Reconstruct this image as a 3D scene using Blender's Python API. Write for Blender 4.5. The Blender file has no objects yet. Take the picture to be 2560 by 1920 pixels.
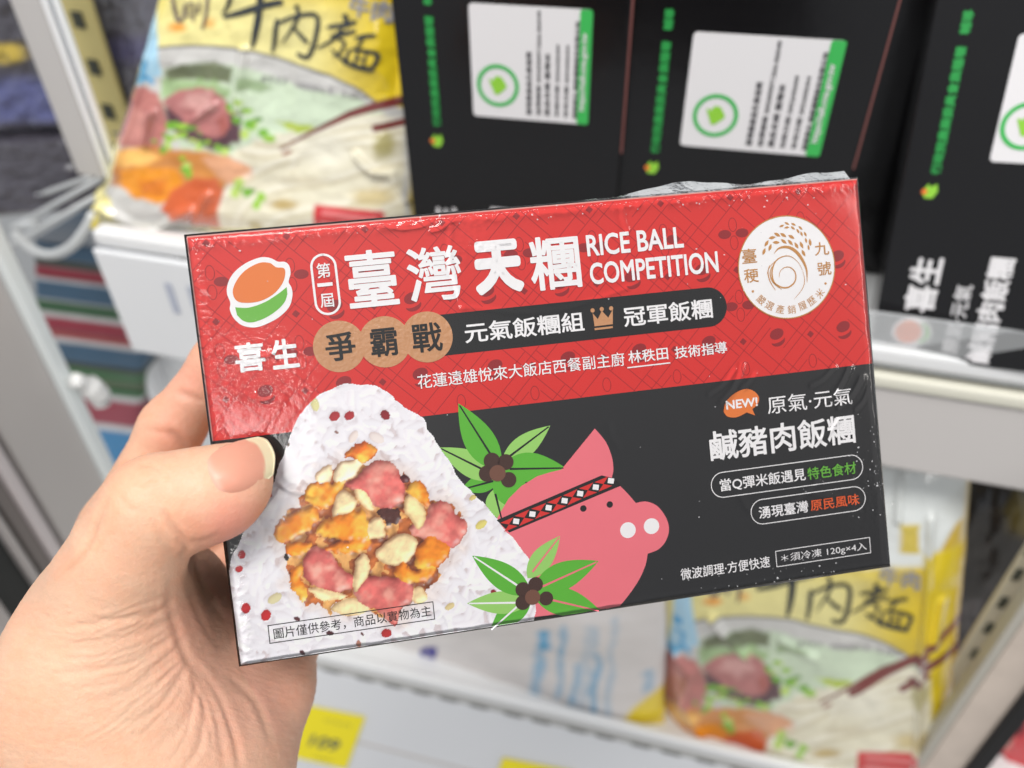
import bpy, math, random
import numpy as np
from mathutils import Matrix, Vector
from mathutils.bvhtree import BVHTree
random.seed(7); rng = np.random.default_rng(7)
scene = bpy.context.scene
# ------------------------------------------------------------------ camera
FPX = 2100.0                                   # focal length in photo pixels (2560 wide)
CAM = np.array([0.0, 0.0, 1.25])
_D = np.array([50/FPX, 2380/FPX, 1.0]); _D /= np.linalg.norm(_D)
_L = np.array([-1, -.2, 0.]); _L[2] = -(_L[0]*_D[0]+_L[1]*_D[1])/_D[2]; _L /= np.linalg.norm(_L)
_X, _Z = -_L, -_D
R = np.array([_X, np.cross(_Z, _X), _Z])       # world = R @ camera
cd = bpy.data.cameras.new('camera'); cam = bpy.data.objects.new('camera', cd)
scene.collection.objects.link(cam); scene.camera = cam
cd.sensor_width = 36; cd.lens = FPX/2560*36; cd.clip_start = .01; cd.clip_end = 60
M = Matrix.Identity(4)
for i in range(3):
    M[i][0], M[i][1], M[i][2], M[i][3] = R[i, 0], -R[i, 1], -R[i, 2], CAM[i]
cam.matrix_world = M
cd.dof.use_dof = True; cd.dof.focus_distance = .207; cd.dof.aperture_fstop = 9.0; cd.dof.aperture_blades = 0
# ------------------------------------------------------------------ world + lamps
w = bpy.data.worlds.new('World'); scene.world = w; w.use_nodes = True
bg = w.node_tree.nodes['Background']; bg.inputs[0].default_value = (.93, .96, 1, 1); bg.inputs[1].default_value = .50
def area(name, loc, target, sx, sy, power, col=(1, .97, .93)):
    l = bpy.data.lights.new(name, 'AREA'); l.shape = 'RECTANGLE'; l.size = sx; l.size_y = sy; l.energy = power; l.color = col
    o = bpy.data.objects.new(name, l); scene.collection.objects.link(o); o.location = loc
    d = Vector(target)-Vector(loc); o.rotation_euler = d.to_track_quat('-Z', 'Y').to_euler()
    return o
area('overhead_lamp', (-.12, -.50, 2.75), (0, .2, 1.1), .9, .5, 33)
area('overhead_lamp', (.47, -2.05, 2.60), (0, .2, 1.1), .40, .50, 7)
area('overhead_lamp', (2.3, -.35, 2.55), (0, .2, 1.1), .5, 1.2, 14, (1, .95, .9))  # added fill from the right, brightens the carton front and hazes its film
area('freezer_lamp', (-.1, .03, 2.1), (-.05, .4, .8), 1.6, .05, 3.2, (.95, .98, 1))
vs = scene.view_settings; vs.view_transform = 'Standard'; vs.look = 'None'; vs.exposure = .03; vs.gamma = 1
scene.cycles.max_bounces = 8; scene.cycles.transparent_max_bounces = 16; scene.cycles.caustics_reflective = False
# ------------------------------------------------------------------ helpers
def lin(c):
    c = np.asarray(c, float)/255.0
    return np.where(c <= .04045, c/12.92, ((c+.055)/1.055)**2.4)
def ray(px, py): return R @ np.array([(px-1280)/FPX, (py-960)/FPX, 1.0])
def unD(px, py, d): return CAM + ray(px, py)*d
def unP(px, py, p, n): r = ray(px, py); return CAM + r*(((np.asarray(p)-CAM) @ n)/(r @ n))
def unY(px, py, y): r = ray(px, py); return CAM + r*y/r[1]
def unX(px, py, x): r = ray(px, py); return CAM + r*x/r[0]
def unZ(px, py, z): r = ray(px, py); return CAM + r*(z-CAM[2])/r[2]
def proj(P):
    c = (np.asarray(P)-CAM) @ R
    return np.stack([c[..., 0]/c[..., 2]*FPX+1280, c[..., 1]/c[..., 2]*FPX+960], -1)
MATS = {}
def mat(name, col=(200, 200, 200), rough=.5, spec=.5, coat=0, metal=0, attr=None, bump=None, alpha=None, sss=0, trans=0, var=0):
    if name in MATS: return MATS[name]
    m = bpy.data.materials.new(name); m.use_nodes = True; nt = m.node_tree; N = nt.nodes; L = nt.links
    b = N['Principled BSDF']; b.inputs['Base Color'].default_value = (*lin(col), 1)
    b.inputs['Roughness'].default_value = rough; b.inputs['Specular IOR Level'].default_value = spec
    b.inputs['Metallic'].default_value = metal; b.inputs['Coat Weight'].default_value = coat; b.inputs['Coat Roughness'].default_value = .12
    b.inputs['Transmission Weight'].default_value = trans
    if alpha is not None: b.inputs['Alpha'].default_value = alpha
    tc = N.new('ShaderNodeTexCoord')
    if attr:
        a = N.new('ShaderNodeVertexColor'); a.layer_name = attr; L.new(a.outputs[0], b.inputs['Base Color'])
    elif var:
        n = N.new('ShaderNodeTexNoise'); n.inputs['Scale'].default_value = 60; n.inputs['Detail'].default_value = 5
        L.new(tc.outputs['Object'], n.inputs['Vector'])
        r = N.new('ShaderNodeMix'); r.data_type = 'RGBA'; c = lin(col)
        r.inputs[6].default_value = (*(c*(1-var)), 1); r.inputs[7].default_value = (*np.minimum(1, c*(1+var)), 1)
        L.new(n.outputs[0], r.inputs[0]); L.new(r.outputs[2], b.inputs['Base Color'])
    if sss:
        b.inputs['Subsurface Weight'].default_value = sss; b.inputs['Subsurface Radius'].default_value = (1, .35, .2); b.inputs['Subsurface Scale'].default_value = .0022
    if bump:
        sc, st = bump; n = N.new('ShaderNodeTexNoise'); n.inputs['Scale'].default_value = sc; n.inputs['Detail'].default_value = 4
        L.new(tc.outputs['Object'], n.inputs['Vector'])
        u = N.new('ShaderNodeBump'); u.inputs['Strength'].default_value = st; u.inputs['Distance'].default_value = .001
        L.new(n.outputs[0], u.inputs['Height']); L.new(u.outputs[0], b.inputs['Normal'])
        if coat: L.new(u.outputs[0], b.inputs['Coat Normal'])
    MATS[name] = m; return m
def empty(name, loc, label=None, cat=None, group=None, kind=None):
    o = bpy.data.objects.new(name, None); scene.collection.objects.link(o); o.location = loc; o.empty_display_size = .01
    return tag(o, label, cat, group, kind)
def tag(o, label=None, cat=None, group=None, kind=None):
    for k, v in (('label', label), ('category', cat), ('group', group), ('kind', kind)):
        if v: o[k] = v
    return o
ORG = {}
def world_loc(o):
    p = np.zeros(3)
    while o is not None: p = p + np.array(o.location); o = o.parent
    return p
def obj(name, V, F, m, parent=None, col=None, smooth=False, loc=None):
    """world-space vertices -> one mesh object (children keep world position under un-rotated parents)"""
    V = np.asarray(V, float)
    base = world_loc(parent) if parent is not None else np.zeros(3)
    o_loc = np.zeros(3) if parent is not None else (np.asarray(loc) if loc is not None else V.mean(0))
    me = bpy.data.meshes.new(name)
    Vl = V-base-o_loc
    if isinstance(F, np.ndarray):
        k = F.shape[1]; me.vertices.add(len(Vl)); me.vertices.foreach_set('co', Vl.astype(np.float32).ravel())
        me.loops.add(F.size); me.loops.foreach_set('vertex_index', F.astype(np.int32).ravel())
        me.polygons.add(len(F)); me.polygons.foreach_set('loop_start', np.arange(0, F.size, k, dtype=np.int32))
        me.update(calc_edges=True)
    else:
        me.from_pydata(Vl.tolist(), [], [list(f) for f in F]); me.update()
    if col is not None:
        a = me.color_attributes.new('paint', 'FLOAT_COLOR', 'POINT')
        a.data.foreach_set('color', np.c_[col, np.ones(len(col))].astype(np.float32).ravel())
    if smooth: me.polygons.foreach_set('use_smooth', np.ones(len(me.polygons), bool))
    me.materials.append(m)
    o = bpy.data.objects.new(name, me); scene.collection.objects.link(o); o.location = o_loc
    if parent is not None: o.parent = parent
    return o
def bevel(o, wdt, seg=2):
    md = o.modifiers.new('bevel', 'BEVEL'); md.width = wdt; md.segments = seg; md.limit_method = 'ANGLE'; return o
CUBE_F = [(0, 3, 2, 1), (4, 5, 6, 7), (0, 1, 5, 4), (1, 2, 6, 5), (2, 3, 7, 6), (3, 0, 4, 7)]
def prism8(a, b):                               # two quads (4x3 each) -> box faces
    return np.r_[np.asarray(a), np.asarray(b)], CUBE_F
def obox(P, ex, ey, ez):                        # box from corner and three edge vectors
    P, ex, ey, ez = map(np.asarray, (P, ex, ey, ez))
    return prism8([P, P+ex, P+ex+ey, P+ey], [P+ez, P+ex+ez, P+ex+ey+ez, P+ey+ez])
def merge(parts):
    V, F, n = [], [], 0
    for v, f in parts:
        V.append(np.asarray(v)); F += [tuple(i+n for i in q) for q in f]; n += len(v)
    return np.concatenate(V), F
def gridF(nu, nv):
    i = np.arange(nu*nv).reshape(nv, nu)
    return np.stack([i[:-1, :-1], i[:-1, 1:], i[1:, 1:], i[1:, :-1]], -1).reshape(-1, 4)
def tube(pts, r, n=8):
    pts = np.asarray(pts, float); V, F = [], []
    for i, p in enumerate(pts):
        t = pts[min(i+1, len(pts)-1)]-pts[max(i-1, 0)]; t /= np.linalg.norm(t)
        a = np.cross(t, [0, 0, 1.]); a = np.cross(t, [0, 1., 0]) if np.linalg.norm(a) < .1 else a; a /= np.linalg.norm(a); b = np.cross(t, a)
        rr = r[i] if hasattr(r, '__len__') else r
        for k in range(n):
            an = 2*math.pi*k/n; V.append(p+rr*(a*math.cos(an)+b*math.sin(an)))
    for i in range(len(pts)-1):
        for k in range(n):
            F.append((i*n+k, i*n+(k+1) % n, (i+1)*n+(k+1) % n, (i+1)*n+k))
    F.append(tuple(range(n))[::-1]); F.append(tuple((len(pts)-1)*n+k for k in range(n)))
    return np.array(V), F
def catmull(P, n=8, closed=False):
    P = np.asarray(P, float); out = []; m = len(P)
    for i in range(m if closed else m-1):
        g = lambda k: P[k % m] if closed else P[min(max(k, 0), m-1)]
        a, b, c, d = g(i-1), g(i), g(i+1), g(i+2)
        for t in np.arange(n)/n:
            out.append(.5*((2*b)+(c-a)*t+(2*a-5*b+4*c-d)*t*t+(3*b-3*c+d-a)*t**3))
    if not closed: out.append(P[-1])
    return np.array(out)
_tc = {}
def glyphs(body, off=0.0, res=4):
    """filled glyphs plus, for heavier weights, a stroked outline; third column = layer height in hundredths of a mm"""
    k = (body, off, res)
    if k not in _tc:
        c = bpy.data.curves.new('t', 'FONT'); c.body = body; c.resolution_u = res
        o = bpy.data.objects.new('t', c); scene.collection.objects.link(o); bpy.context.view_layer.update()
        d = bpy.context.evaluated_depsgraph_get(); me = o.evaluated_get(d).to_mesh()
        V = [tuple(v.co[:2])+(0.,) for v in me.vertices]; F = [tuple(p.vertices) for p in me.polygons]
        cnt = {}
        for f in F:
            for i, j in zip(f, f[1:]+f[:1]): e = (min(i, j), max(i, j)); cnt[e] = cnt.get(e, 0)+1
        o.evaluated_get(d).to_mesh_clear(); bpy.data.objects.remove(o); bpy.data.curves.remove(c)
        if off > 0:
            q = 0
            bnd = [e for e, n in cnt.items() if n == 1]
            for i, j in bnd:
                p0, p1 = np.array(V[i][:2]), np.array(V[j][:2]); t = p1-p0; L = np.linalg.norm(t)
                if L < 1e-6: continue
                n = np.array([-t[1], t[0]])/L*off; z = 1.5+.5*(q % 5); q += 1; m = len(V)
                V += [tuple(x)+(z,) for x in (p0+n, p0-n, p1-n, p1+n)]; F.append((m, m+1, m+2, m+3))
            for i in {x for e in bnd for x in e}:
                p0 = np.array(V[i][:2]); z = 4+.5*(q % 5); q += 1; m = len(V)
                V += [(p0[0]+off*math.cos(a), p0[1]+off*math.sin(a), z) for a in np.arange(8)*math.pi/4]; F.append(tuple(range(m, m+8)))
        _tc[k] = (np.array(V), F)
    return _tc[k]
def vnoise(x, y, seed=0, oct=4, z=None):
    x = np.asarray(x, float); y = np.asarray(y, float); out = 0; amp = 1; tot = 0
    for o in range(oct):
        t = np.random.default_rng(seed*31+o).random((256, 256)); xs = x*2**o; ys = y*2**o
        xi = np.floor(xs).astype(int); yi = np.floor(ys).astype(int); fx = xs-xi; fy = ys-yi
        fx = fx*fx*(3-2*fx); fy = fy*fy*(3-2*fy); g = lambda a, b: t[a % 256, b % 256]
        out = out+amp*((g(xi, yi)*(1-fx)+g(xi+1, yi)*fx)*(1-fy)+(g(xi, yi+1)*(1-fx)+g(xi+1, yi+1)*fx)*fy); tot += amp; amp *= .5
    return out/tot
def sstep(a, b, x): t = np.clip((x-a)/(b-a), 0, 1); return t*t*(3-2*t)
def poly_sd(X, Y, P):                          # signed distance to polygon, negative inside
    P = np.asarray(P, float); d = np.full(X.shape, 1e18); ins = np.zeros(X.shape, bool)
    for (x0, y0), (x1, y1) in zip(P, np.roll(P, -1, 0)):
        ex, ey = x1-x0, y1-y0; wx, wy = X-x0, Y-y0
        t = np.clip((wx*ex+wy*ey)/(ex*ex+ey*ey+1e-12), 0, 1); d = np.minimum(d, (wx-ex*t)**2+(wy-ey*t)**2)
        c = (y0 > Y) != (y1 > Y)
        with np.errstate(divide='ignore', invalid='ignore'):
            ins ^= c & (X < (x1-x0)*(Y-y0)/((y1-y0) if y1 != y0 else 1e-9)+x0)
    d = np.sqrt(d); return np.where(ins, -d, d)
def seg_d(X, Y, P):
    P = np.asarray(P, float); d = np.full(X.shape, 1e18)
    for (x0, y0), (x1, y1) in zip(P[:-1], P[1:]):
        ex, ey = x1-x0, y1-y0; t = np.clip(((X-x0)*ex+(Y-y0)*ey)/(ex*ex+ey*ey+1e-12), 0, 1)
        d = np.minimum(d, (X-x0-ex*t)**2+(Y-y0-ey*t)**2)
    return np.sqrt(d)
def zz(ox, oy, s): return lambda *p: [(ox+s*x, oy+s*y) for x, y in p]
zA, zB, zC, zD, zE, zF = zz(440, 560, .3255), zz(1100, 480, .3255), zz(1700, 400, .2532), zz(1080, 920, .3978), zz(1660, 900, .3496), zz(540, 940, .4461)
# ================================================================== carton shape and print (shared by the held one)
BW, BH, BD = .170, .1036, .045
_C = np.array([[464.5, 590.5], [2143.5, 446], [2223, 1414], [600, 1663]])-[1280, 960]
A = []
for (x, y), (u, v) in zip([(0, 0), (1, 0), (1, 1), (0, 1)], _C):
    A += [[x, y, 1, 0, 0, 0, -u*x, -u*y, -u], [0, 0, 0, x, y, 1, -v*x, -v*y, -v]]
h = np.linalg.svd(np.array(A, float))[2][-1].reshape(3, 3); h = h if h[2, 2] > 0 else -h
Ki = np.diag([1/FPX, 1/FPX, 1]); a_, b_, c_ = (Ki @ h).T
sc_ = BW/np.linalg.norm(a_); ex = a_/np.linalg.norm(a_); ey = b_-ex*(ex @ b_); ey /= np.linalg.norm(ey); ez = np.cross(ex, ey)
BH = np.linalg.norm(b_)*sc_
BO = CAM + R @ (c_*sc_); BX, BY, BN = R @ ex, R @ ey, -(R @ ez)      # top-left corner, right, down, towards viewer
def b2(px, py):                                # photo pixel -> carton front plane mm coordinates
    P = unP(px, py, BO, BN)-BO; return np.array([P @ BX, P @ BY])*1000
def bw(q, off=0.0):                            # carton plane (mm) -> world
    q = np.asarray(q, float); return BO + q[..., :1]/1000*BX + q[..., 1:2]/1000*BY + off/1000*BN
rc = empty('rice_ball_carton', BO+BX*BW/2+BY*BH/2-BN*BD/2, 'red and black frozen rice ball carton in clear shrink film, held up in the hand', 'carton')
def ink(name, col, **k): return mat(name, col, .42, .35, **k)
RED, BLK, WHT = ink('ink_red', (212, 42, 38)), ink('ink_black', (18, 17, 19)), ink('ink_white', (240, 238, 240))
PAT, BRZ, GRN, ORG_ = ink('ink_dark_red', (136, 24, 30)), mat('ink_bronze', (196, 140, 96), .35, .5, bump=(900, .25), var=.12), ink('ink_green', (104, 178, 62)), ink('ink_orange', (226, 120, 52))
GRN2, GRN3, PNK, BRN, BRN2, GLD = ink('ink_leaf_green', (88, 176, 48)), ink('ink_pale_green', (150, 205, 104)), ink('ink_pink', (234, 114, 126)), ink('ink_dark_brown', (64, 38, 30)), ink('ink_brown', (112, 72, 56)), ink('ink_gold', (192, 136, 74))
def flat(name, polys, m, off, parent=rc):      # polygons in mm on the carton front
    V, F = [], []
    for p in polys:
        p = np.asarray(p); n = sum(map(len, V)); V.append(p); F.append(tuple(range(n, n+len(p))))
    V = np.concatenate(V); V = bw(V, off); 
    ar = F
    return obj(name, V, ar, m, parent)
def pxp(pts): return np.array([b2(*p) for p in pts])
def disc(c, rx, ry=None, n=40, rot=0):
    t = np.linspace(0, 2*np.pi, n, endpoint=False); ry = ry or rx
    x, y = rx*np.cos(t), ry*np.sin(t); return np.c_[c[0]+x*math.cos(rot)-y*math.sin(rot), c[1]+x*math.sin(rot)+y*math.cos(rot)]
def stroke(P, wd):                              # quad strip polygon list along polyline (mm); wd scalar or per point
    P = np.asarray(P, float); t = np.gradient(P, axis=0); t /= np.linalg.norm(t, axis=1)[:, None]+1e-12
    nn = np.c_[-t[:, 1], t[:, 0]]; wd = np.broadcast_to(np.asarray(wd, float), (len(P),))[:, None]/2
    a, b = P+nn*wd, P-nn*wd
    return [np.array([a[i], a[i+1], b[i+1], b[i]]) for i in range(len(P)-1)]
def rrect(x0, y0, x1, y1, r, n=10):
    out = []
    for cx, cy, s in ((x1-r, y0+r, -90), (x1-r, y1-r, 0), (x0+r, y1-r, 90), (x0+r, y0+r, 180)):
        for k in range(n+1):
            an = math.radians(s+90*k/n); out.append((cx+r*math.cos(an), cy+r*math.sin(an)))
    return np.array(out)
def ring(P, wd):
    P = np.asarray(P); return stroke(np.r_[P, P[:2]], wd)
def frame(P, wd):
    P = np.asarray(P); out = []
    for a, b in zip(P, np.roll(P, -1, 0)):
        t = (b-a)/np.linalg.norm(b-a)*wd/2; out += stroke([a-t, b+t], wd)
    return out
def txt(body, tl, br, m, off=.30, bold=.012, name='lettering', parent=rc, rot=None, shear=0):
    V, F = glyphs(body, bold); hz = V[:, 2]/100; V = V[:, :2]; mn, mx = V.min(0), V.max(0)
    p0, p1 = b2(*tl), b2(*br); t = (V-mn)/(mx-mn)
    q = np.c_[p0[0]+t[:, 0]*(p1[0]-p0[0])+shear*(t[:, 1]-.5), p1[1]-t[:, 1]*(p1[1]-p0[1])]
    if rot is not None:
        c = (p0+p1)/2; d = q-c; q = c+np.c_[d[:, 0]*math.cos(rot)-d[:, 1]*math.sin(rot), d[:, 0]*math.sin(rot)+d[:, 1]*math.cos(rot)]
    return obj(name, bw(q, (off+hz)[:, None]), [f[::-1] for f in F], m, parent)
# body
P0 = BO
V, F = obox(BO-BN*BD, BX*BW, BY*BH, BN*BD)
bevel(obj('body', V, F, mat('carton_board', (26, 25, 27), .4, .4), rc), .0004, 2)
WM, HM = BW*1000, BH*1000
yr = (b2(529, 1101)[1]+b2(2174, 911)[1])/2
flat('red_panel', [[(.32, .36), (WM-.12, .36), (WM-.12, yr), (.32, yr)]], RED, .04)
# folded board edge showing pale along the top and left
flat('board_edge', [[(0.2, .05), (WM-.12, .05), (WM-.12, .36), (.2, .36)], [(.05, .36), (.32, .36), (.32, yr), (.05, yr)]], mat('board_edge_pale', (214, 150, 142), .4, .4), .035)
# tone-on-tone pattern on the red panel
PP = 18.6; f0 = b2(*zA((270, 450))[0])
pat = []; lat = []
def clipline(c, sgn, lo=None, hi=None):
    x0, x1, y0, y1 = .6, WM-.5, .6, yr-.1; ts = []
    # line: x + sgn*y = c
    xa, xb = sorted((c-sgn*y0, c-sgn*y1)); xa, xb = max(xa, x0), min(xb, x1)
    if lo is not None: xa, xb = max(xa, lo), min(xb, hi)
    if xb-xa > .4: lat.extend(stroke([(xa, (c-xa)*sgn), (xb, (c-xb)*sgn)], .19))
for k in range(-12, 22):
    for sgn in (1, -1):
        cc = f0[0]+sgn*f0[1]+(k+.5)*PP
        for d in (-.125, .125): clipline(cc+d*PP, sgn)
        for d in (-.27, .27):
            for j in range(-12, 14):
                xc = f0[0]+(j+.25+(.5*k))*PP*1.0
                clipline(cc+d*PP, sgn, xc-PP*.17, xc+PP*.17)
inr = lambda p, m=1.5: .6+m < p[0] < WM-.6-m and .6+m < p[1] < yr-m
for i in range(-1, 10):
    for j in range(-3, 5):
        o = f0+np.array([i*PP, j*PP])
        for s in (-1, 1):
            c = o+np.array([s*2.35, 0.])
            if inr(c, 1.9): pat.append(disc(c, 1.75, 1.15, 18))
            c = o+np.array([0., s*2.3])
            if inr(c, 1.9): pat.extend(ring(disc(c, 1.05, 1.75, 20), .15))
        c = o+np.array([0, PP/2])
        if inr(c, 1): pat.append(c+np.array([(0, -.95), (.95, 0), (0, .95), (-.95, 0)]))
        c = o+np.array([PP/2, PP/2])
        if inr(c, 2.6):
            pat.append(disc(c+np.array([0, -1.0]), 1.95, 1.4, 20, -.3))
            t = np.linspace(.15, math.pi-.15, 12); e = np.c_[2.0*np.cos(t), 1.1+1.5*np.sin(t)-.9]; e2 = np.c_[1.9*np.cos(t), .1+1.2*np.sin(t)-.1]
            ro = np.array([[math.cos(-.3), -math.sin(-.3)], [math.sin(-.3), math.cos(-.3)]])
            pat.append((np.r_[e+[0, .55], (e2*[1, .55]+[0, .6])[::-1]]) @ ro.T + c)
flat('lattice_print', lat, ink('ink_lattice_red', (166, 28, 34)), .075); flat('pattern_print', pat, ink('ink_pattern_red', (142, 28, 34)), .09)
# brand emblem
lw = catmull(pxp(zA((392, 530), (402, 450), (450, 370), (540, 300), (650, 257), (725, 262), (785, 290), (838, 292), (872, 325), (880, 385), (866, 445), (890, 495), (894, 560), (868, 640), (800, 710), (720, 757), (620, 793), (520, 783), (450, 730), (415, 660), (418, 605))), 6, True)
em = flat('brand_emblem', [lw], WHT, .20)
flat('orange_half', [catmull(pxp(zA((437, 520), (470, 430), (540, 352), (640, 300), (720, 300), (770, 332), (832, 342), (838, 400), (810, 470), (750, 538), (660, 588), (560, 606), (470, 592))), 6, True)], ORG_, .26, em)
flat('green_half', [np.r_[catmull(pxp(zA((456, 640), (560, 642), (680, 602), (780, 540), (852, 485))), 6), catmull(pxp(zA((856, 540), (835, 600), (780, 660), (690, 720), (590, 755), (520, 745), (470, 700))), 6)]], GRN, .26, em)
txt('喜', (zA((440, 922))[0]), (zA((698, 1120))[0]), WHT, bold=.028); txt('生', (zA((722, 893))[0]), (zA((955, 1098))[0]), WHT, bold=.028)
q0, q1 = b2(*zA((1030, 245))[0]), b2(*zA((1268, 682))[0])
flat('pill_outline', ring(rrect(q0[0], q0[1], q1[0], q1[1], (q1[0]-q0[0])/2), .55), WHT, .2)
for ch, a, b in (('第', (1075, 305), (1193, 410)), ('一', (1085, 458), (1205, 474)), ('屆', (1102, 540), (1218, 635))): txt(ch, zA(a)[0], zA(b)[0], WHT, bold=.012)
for ch, a, b in (('臺', (1013-13, 629), (999.5+1, 762)), ): pass
BIGB = .017
txt('臺', zA((1288, 218))[0], zA((1722, 615))[0], WHT, bold=BIGB); txt('灣', (1011, 623), (1160, 745), WHT, bold=.014)
txt('天', (1177, 606), (1312, 728), WHT, bold=.06); txt('糰', (1317, 596), (1456, 717), WHT, bold=.018)
txt('RICE BALL', zB((1115, 332))[0], zB((1872, 428))[0], WHT, bold=.022); txt('COMPETITION', zB((1140, 548))[0], zB((2140, 617))[0], WHT, bold=.022)
# black banner and bronze discs
q0, q1 = b2(1068, 790), b2(1821, 812); hh = (q1[1]-q0[1])/2
bar = [(q0[0], q0[1])]+[(q1[0]-hh+hh*math.sin(t), q0[1]+hh-hh*math.cos(t)) for t in np.linspace(0, math.pi, 24)]+[(q0[0], q1[1])]
flat('black_banner', [bar], BLK, .12)
for k, c in enumerate(((848.5, 866), (962.4, 854.6), (1068, 842.5))):
    flat('bronze_disc', [disc(b2(*c), 6.25, n=48)], BRZ, .16+.03*k)
for ch, a, b in (('爭', (1135, 845), (1390, 1035)), ('霸', (1480, 812), (1712, 1005)), ('戰', (1800, 772), (2055, 970))): txt(ch, zA(a)[0], zA(b)[0], BLK, bold=.016, off=.34)
txt('元氣飯糰組', zB((180, 1010))[0], zB((1110, 1066))[0], WHT, bold=.016); txt('冠軍飯糰', zB((1400, 886))[0], zB((2095, 966))[0], WHT, bold=.016)
flat('crown', [pxp(zB((1170, 930), (1210, 978), (1240, 912), (1290, 966), (1325, 900), (1325, 1015), (1185, 1032))), pxp(zB((1185, 1046), (1325, 1030), (1325, 1045), (1187, 1062)))]+[disc(b2(*zB(p)[0]), .55, n=14) for p in ((1170, 910), (1240, 900), (1312, 894))], BRZ, .3)
txt('花蓮遠雄悅來大飯店西餐副主廚', (1042, 937), (1562, 914), WHT, bold=.006)
txt('林秩田', zB((1438, 1222))[0], zB((1752, 1284))[0], WHT, bold=.012); txt('技術指導', zB((1795, 1190))[0], zB((2205, 1236))[0], WHT, bold=.012)
flat('underline', stroke(pxp(zB((1437, 1350), (1765, 1312))), .32), WHT, .3)
# round seal
sc = b2(*zC((1052, 1060))[0]); sr = 13.25
se = flat('round_seal', [disc(sc, sr, n=72)], WHT, .2); flat('seal_rim', ring(disc(sc, sr, n=72), .28), GLD, .26, se)
for ch, a, b in (('臺', (600, 884), (757, 1012)), ('稉', (622, 1082), (776, 1204)), ('九', (1318, 818), (1470, 934)), ('號', (1345, 1012), (1492, 1132))): txt(ch, zC(a)[0], zC(b)[0], GLD, bold=.008, parent=se)
flat('seal_dot', [disc(b2(*zC(p)[0]), .33, n=12) for p in ((715, 1298), (1432, 1220))], GLD, .3, se)
for ch, c in zip('嚴選產銷履歷米', ((797, 1382), (880, 1437), (985, 1474), (1098, 1476), (1205, 1440), (1295, 1392), (1376, 1318))):
    x, y = zC(c)[0]; d = b2(x, y)-sc; rot = math.atan2(d[1], d[0])-math.pi/2
    V, F = glyphs(ch, .0); V = V[:, :2]; ctr = (V.min(0)+V.max(0))/2; q = (V-ctr)*[2.45, -2.45]
    q = b2(x, y)+np.c_[q[:, 0]*math.cos(rot)-q[:, 1]*math.sin(rot), q[:, 0]*math.sin(rot)+q[:, 1]*math.cos(rot)]
    obj('lettering', bw(q, .3), [f[::-1] for f in F], GLD, se)
sp = []
def swirl(pts, w0, w1, mid=None):
    P = catmull(pxp(zC(*pts)), 8); t = np.linspace(0, 1, len(P)); sp.extend(stroke(P, w0+(w1-w0)*np.sin(np.pi*t)))
swirl([(975, 1160), (985, 1100), (1030, 1062), (1090, 1065), (1135, 1120), (1130, 1200), (1070, 1255), (1000, 1258), (930, 1215), (905, 1140), (912, 1060), (950, 990), (1020, 952), (1090, 955), (1160, 1010), (1205, 1090)], .08, .42)
swirl([(880, 1040), (865, 1110), (885, 1200), (940, 1288)], .1, .3); swirl([(905, 1050), (885, 1120), (915, 1210), (1000, 1280)], .1, .3); swirl([(950, 985), (880, 1060), (855, 1130)], .08, .2)
swirl([(925, 925), (975, 872), (1060, 862), (1140, 905), (1205, 990), (1245, 1090), (1250, 1210)], .08, .85)
swirl([(1205, 1090), (1225, 1180), (1205, 1270), (1120, 1378)], .05, .2)
def ears(pts, rots, L):
    for (x, y), r in zip(pts, rots):
        c = b2(*zC((x, y))[0]); t = np.linspace(0, 1, 8); lx = (t-.5)*L; ly = np.sin(np.pi*t)*L*.2; up = np.r_[np.c_[lx, ly], np.c_[lx, -ly][::-1][1:-1]]
        sp.append(c+np.c_[up[:, 0]*math.cos(r)-up[:, 1]*math.sin(r), up[:, 0]*math.sin(r)+up[:, 1]*math.cos(r)])
ears([(825, 905), (850, 825), (885, 865), (905, 768), (945, 815), (955, 738), (1015, 742), (1020, 805), (1095, 760), (1085, 815), (1145, 845), (1195, 840), (1215, 920), (1280, 815)], [-1.1, -.9, -1.1, -.1, .1, .6, .6, .7, .6, .9, 1.05, 1.2, 1.15, 1.5], 2.0)
ears([(1000, 652), (1050, 628), (1050, 668), (1115, 636), (1110, 672), (1185, 672), (1160, 703), (1232, 733), (1195, 730), (1240, 795), (1265, 865)], [-.3, .5, -.05, .5, .7, .8, 1.1, 1.2, 1.2, 1.4, 1.5], 1.45)
flat('rice_ear_print', sp, GLD, .28, se)
# right-hand text block
nb = flat('speech_bubble', [catmull(pxp(zE((425, 372), (438, 305), (500, 240), (580, 207), (640, 222), (676, 265), (668, 315), (630, 350))), 5).tolist()+pxp(zE((648, 396), (590, 374))).tolist()+catmull(pxp(zE((590, 374), (520, 408), (455, 405), (425, 372))), 5).tolist()[1:-1]], ORG_, .2)
txt('NEW!', zE((437, 292))[0], zE((668, 328))[0], WHT, bold=.025, parent=nb)
txt('原氣·元氣', zE((730, 264))[0], zE((1345, 314))[0], WHT, bold=.003); txt('鹹豬肉飯糰', zE((313, 513))[0], zE((1368, 590))[0], WHT, bold=.018)
for a, b in (((328, 814), (1425, 843)), ((613, 1008), (1443, 1066))):
    q0, q1 = b2(*zE(a)[0]), b2(*zE(b)[0]); flat('pill_outline', ring(rrect(q0[0], q0[1], q1[0], q1[1], (q1[1]-q0[1])/2), .22), WHT, .2)
txt('當Q彈米飯遇見', zE((392, 852))[0], zE((1012, 862))[0], WHT, bold=.012); txt('特色食材', zE((1018, 770))[0], zE((1372, 810))[0], GRN, bold=.012)
txt('湧現臺灣', zE((670, 1050))[0], zE((1030, 1086))[0], WHT, bold=.012); txt('原民風味', zE((1040, 1001))[0], zE((1395, 1032))[0], ink('ink_orange_red', (226, 92, 40)), bold=.012)
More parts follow.
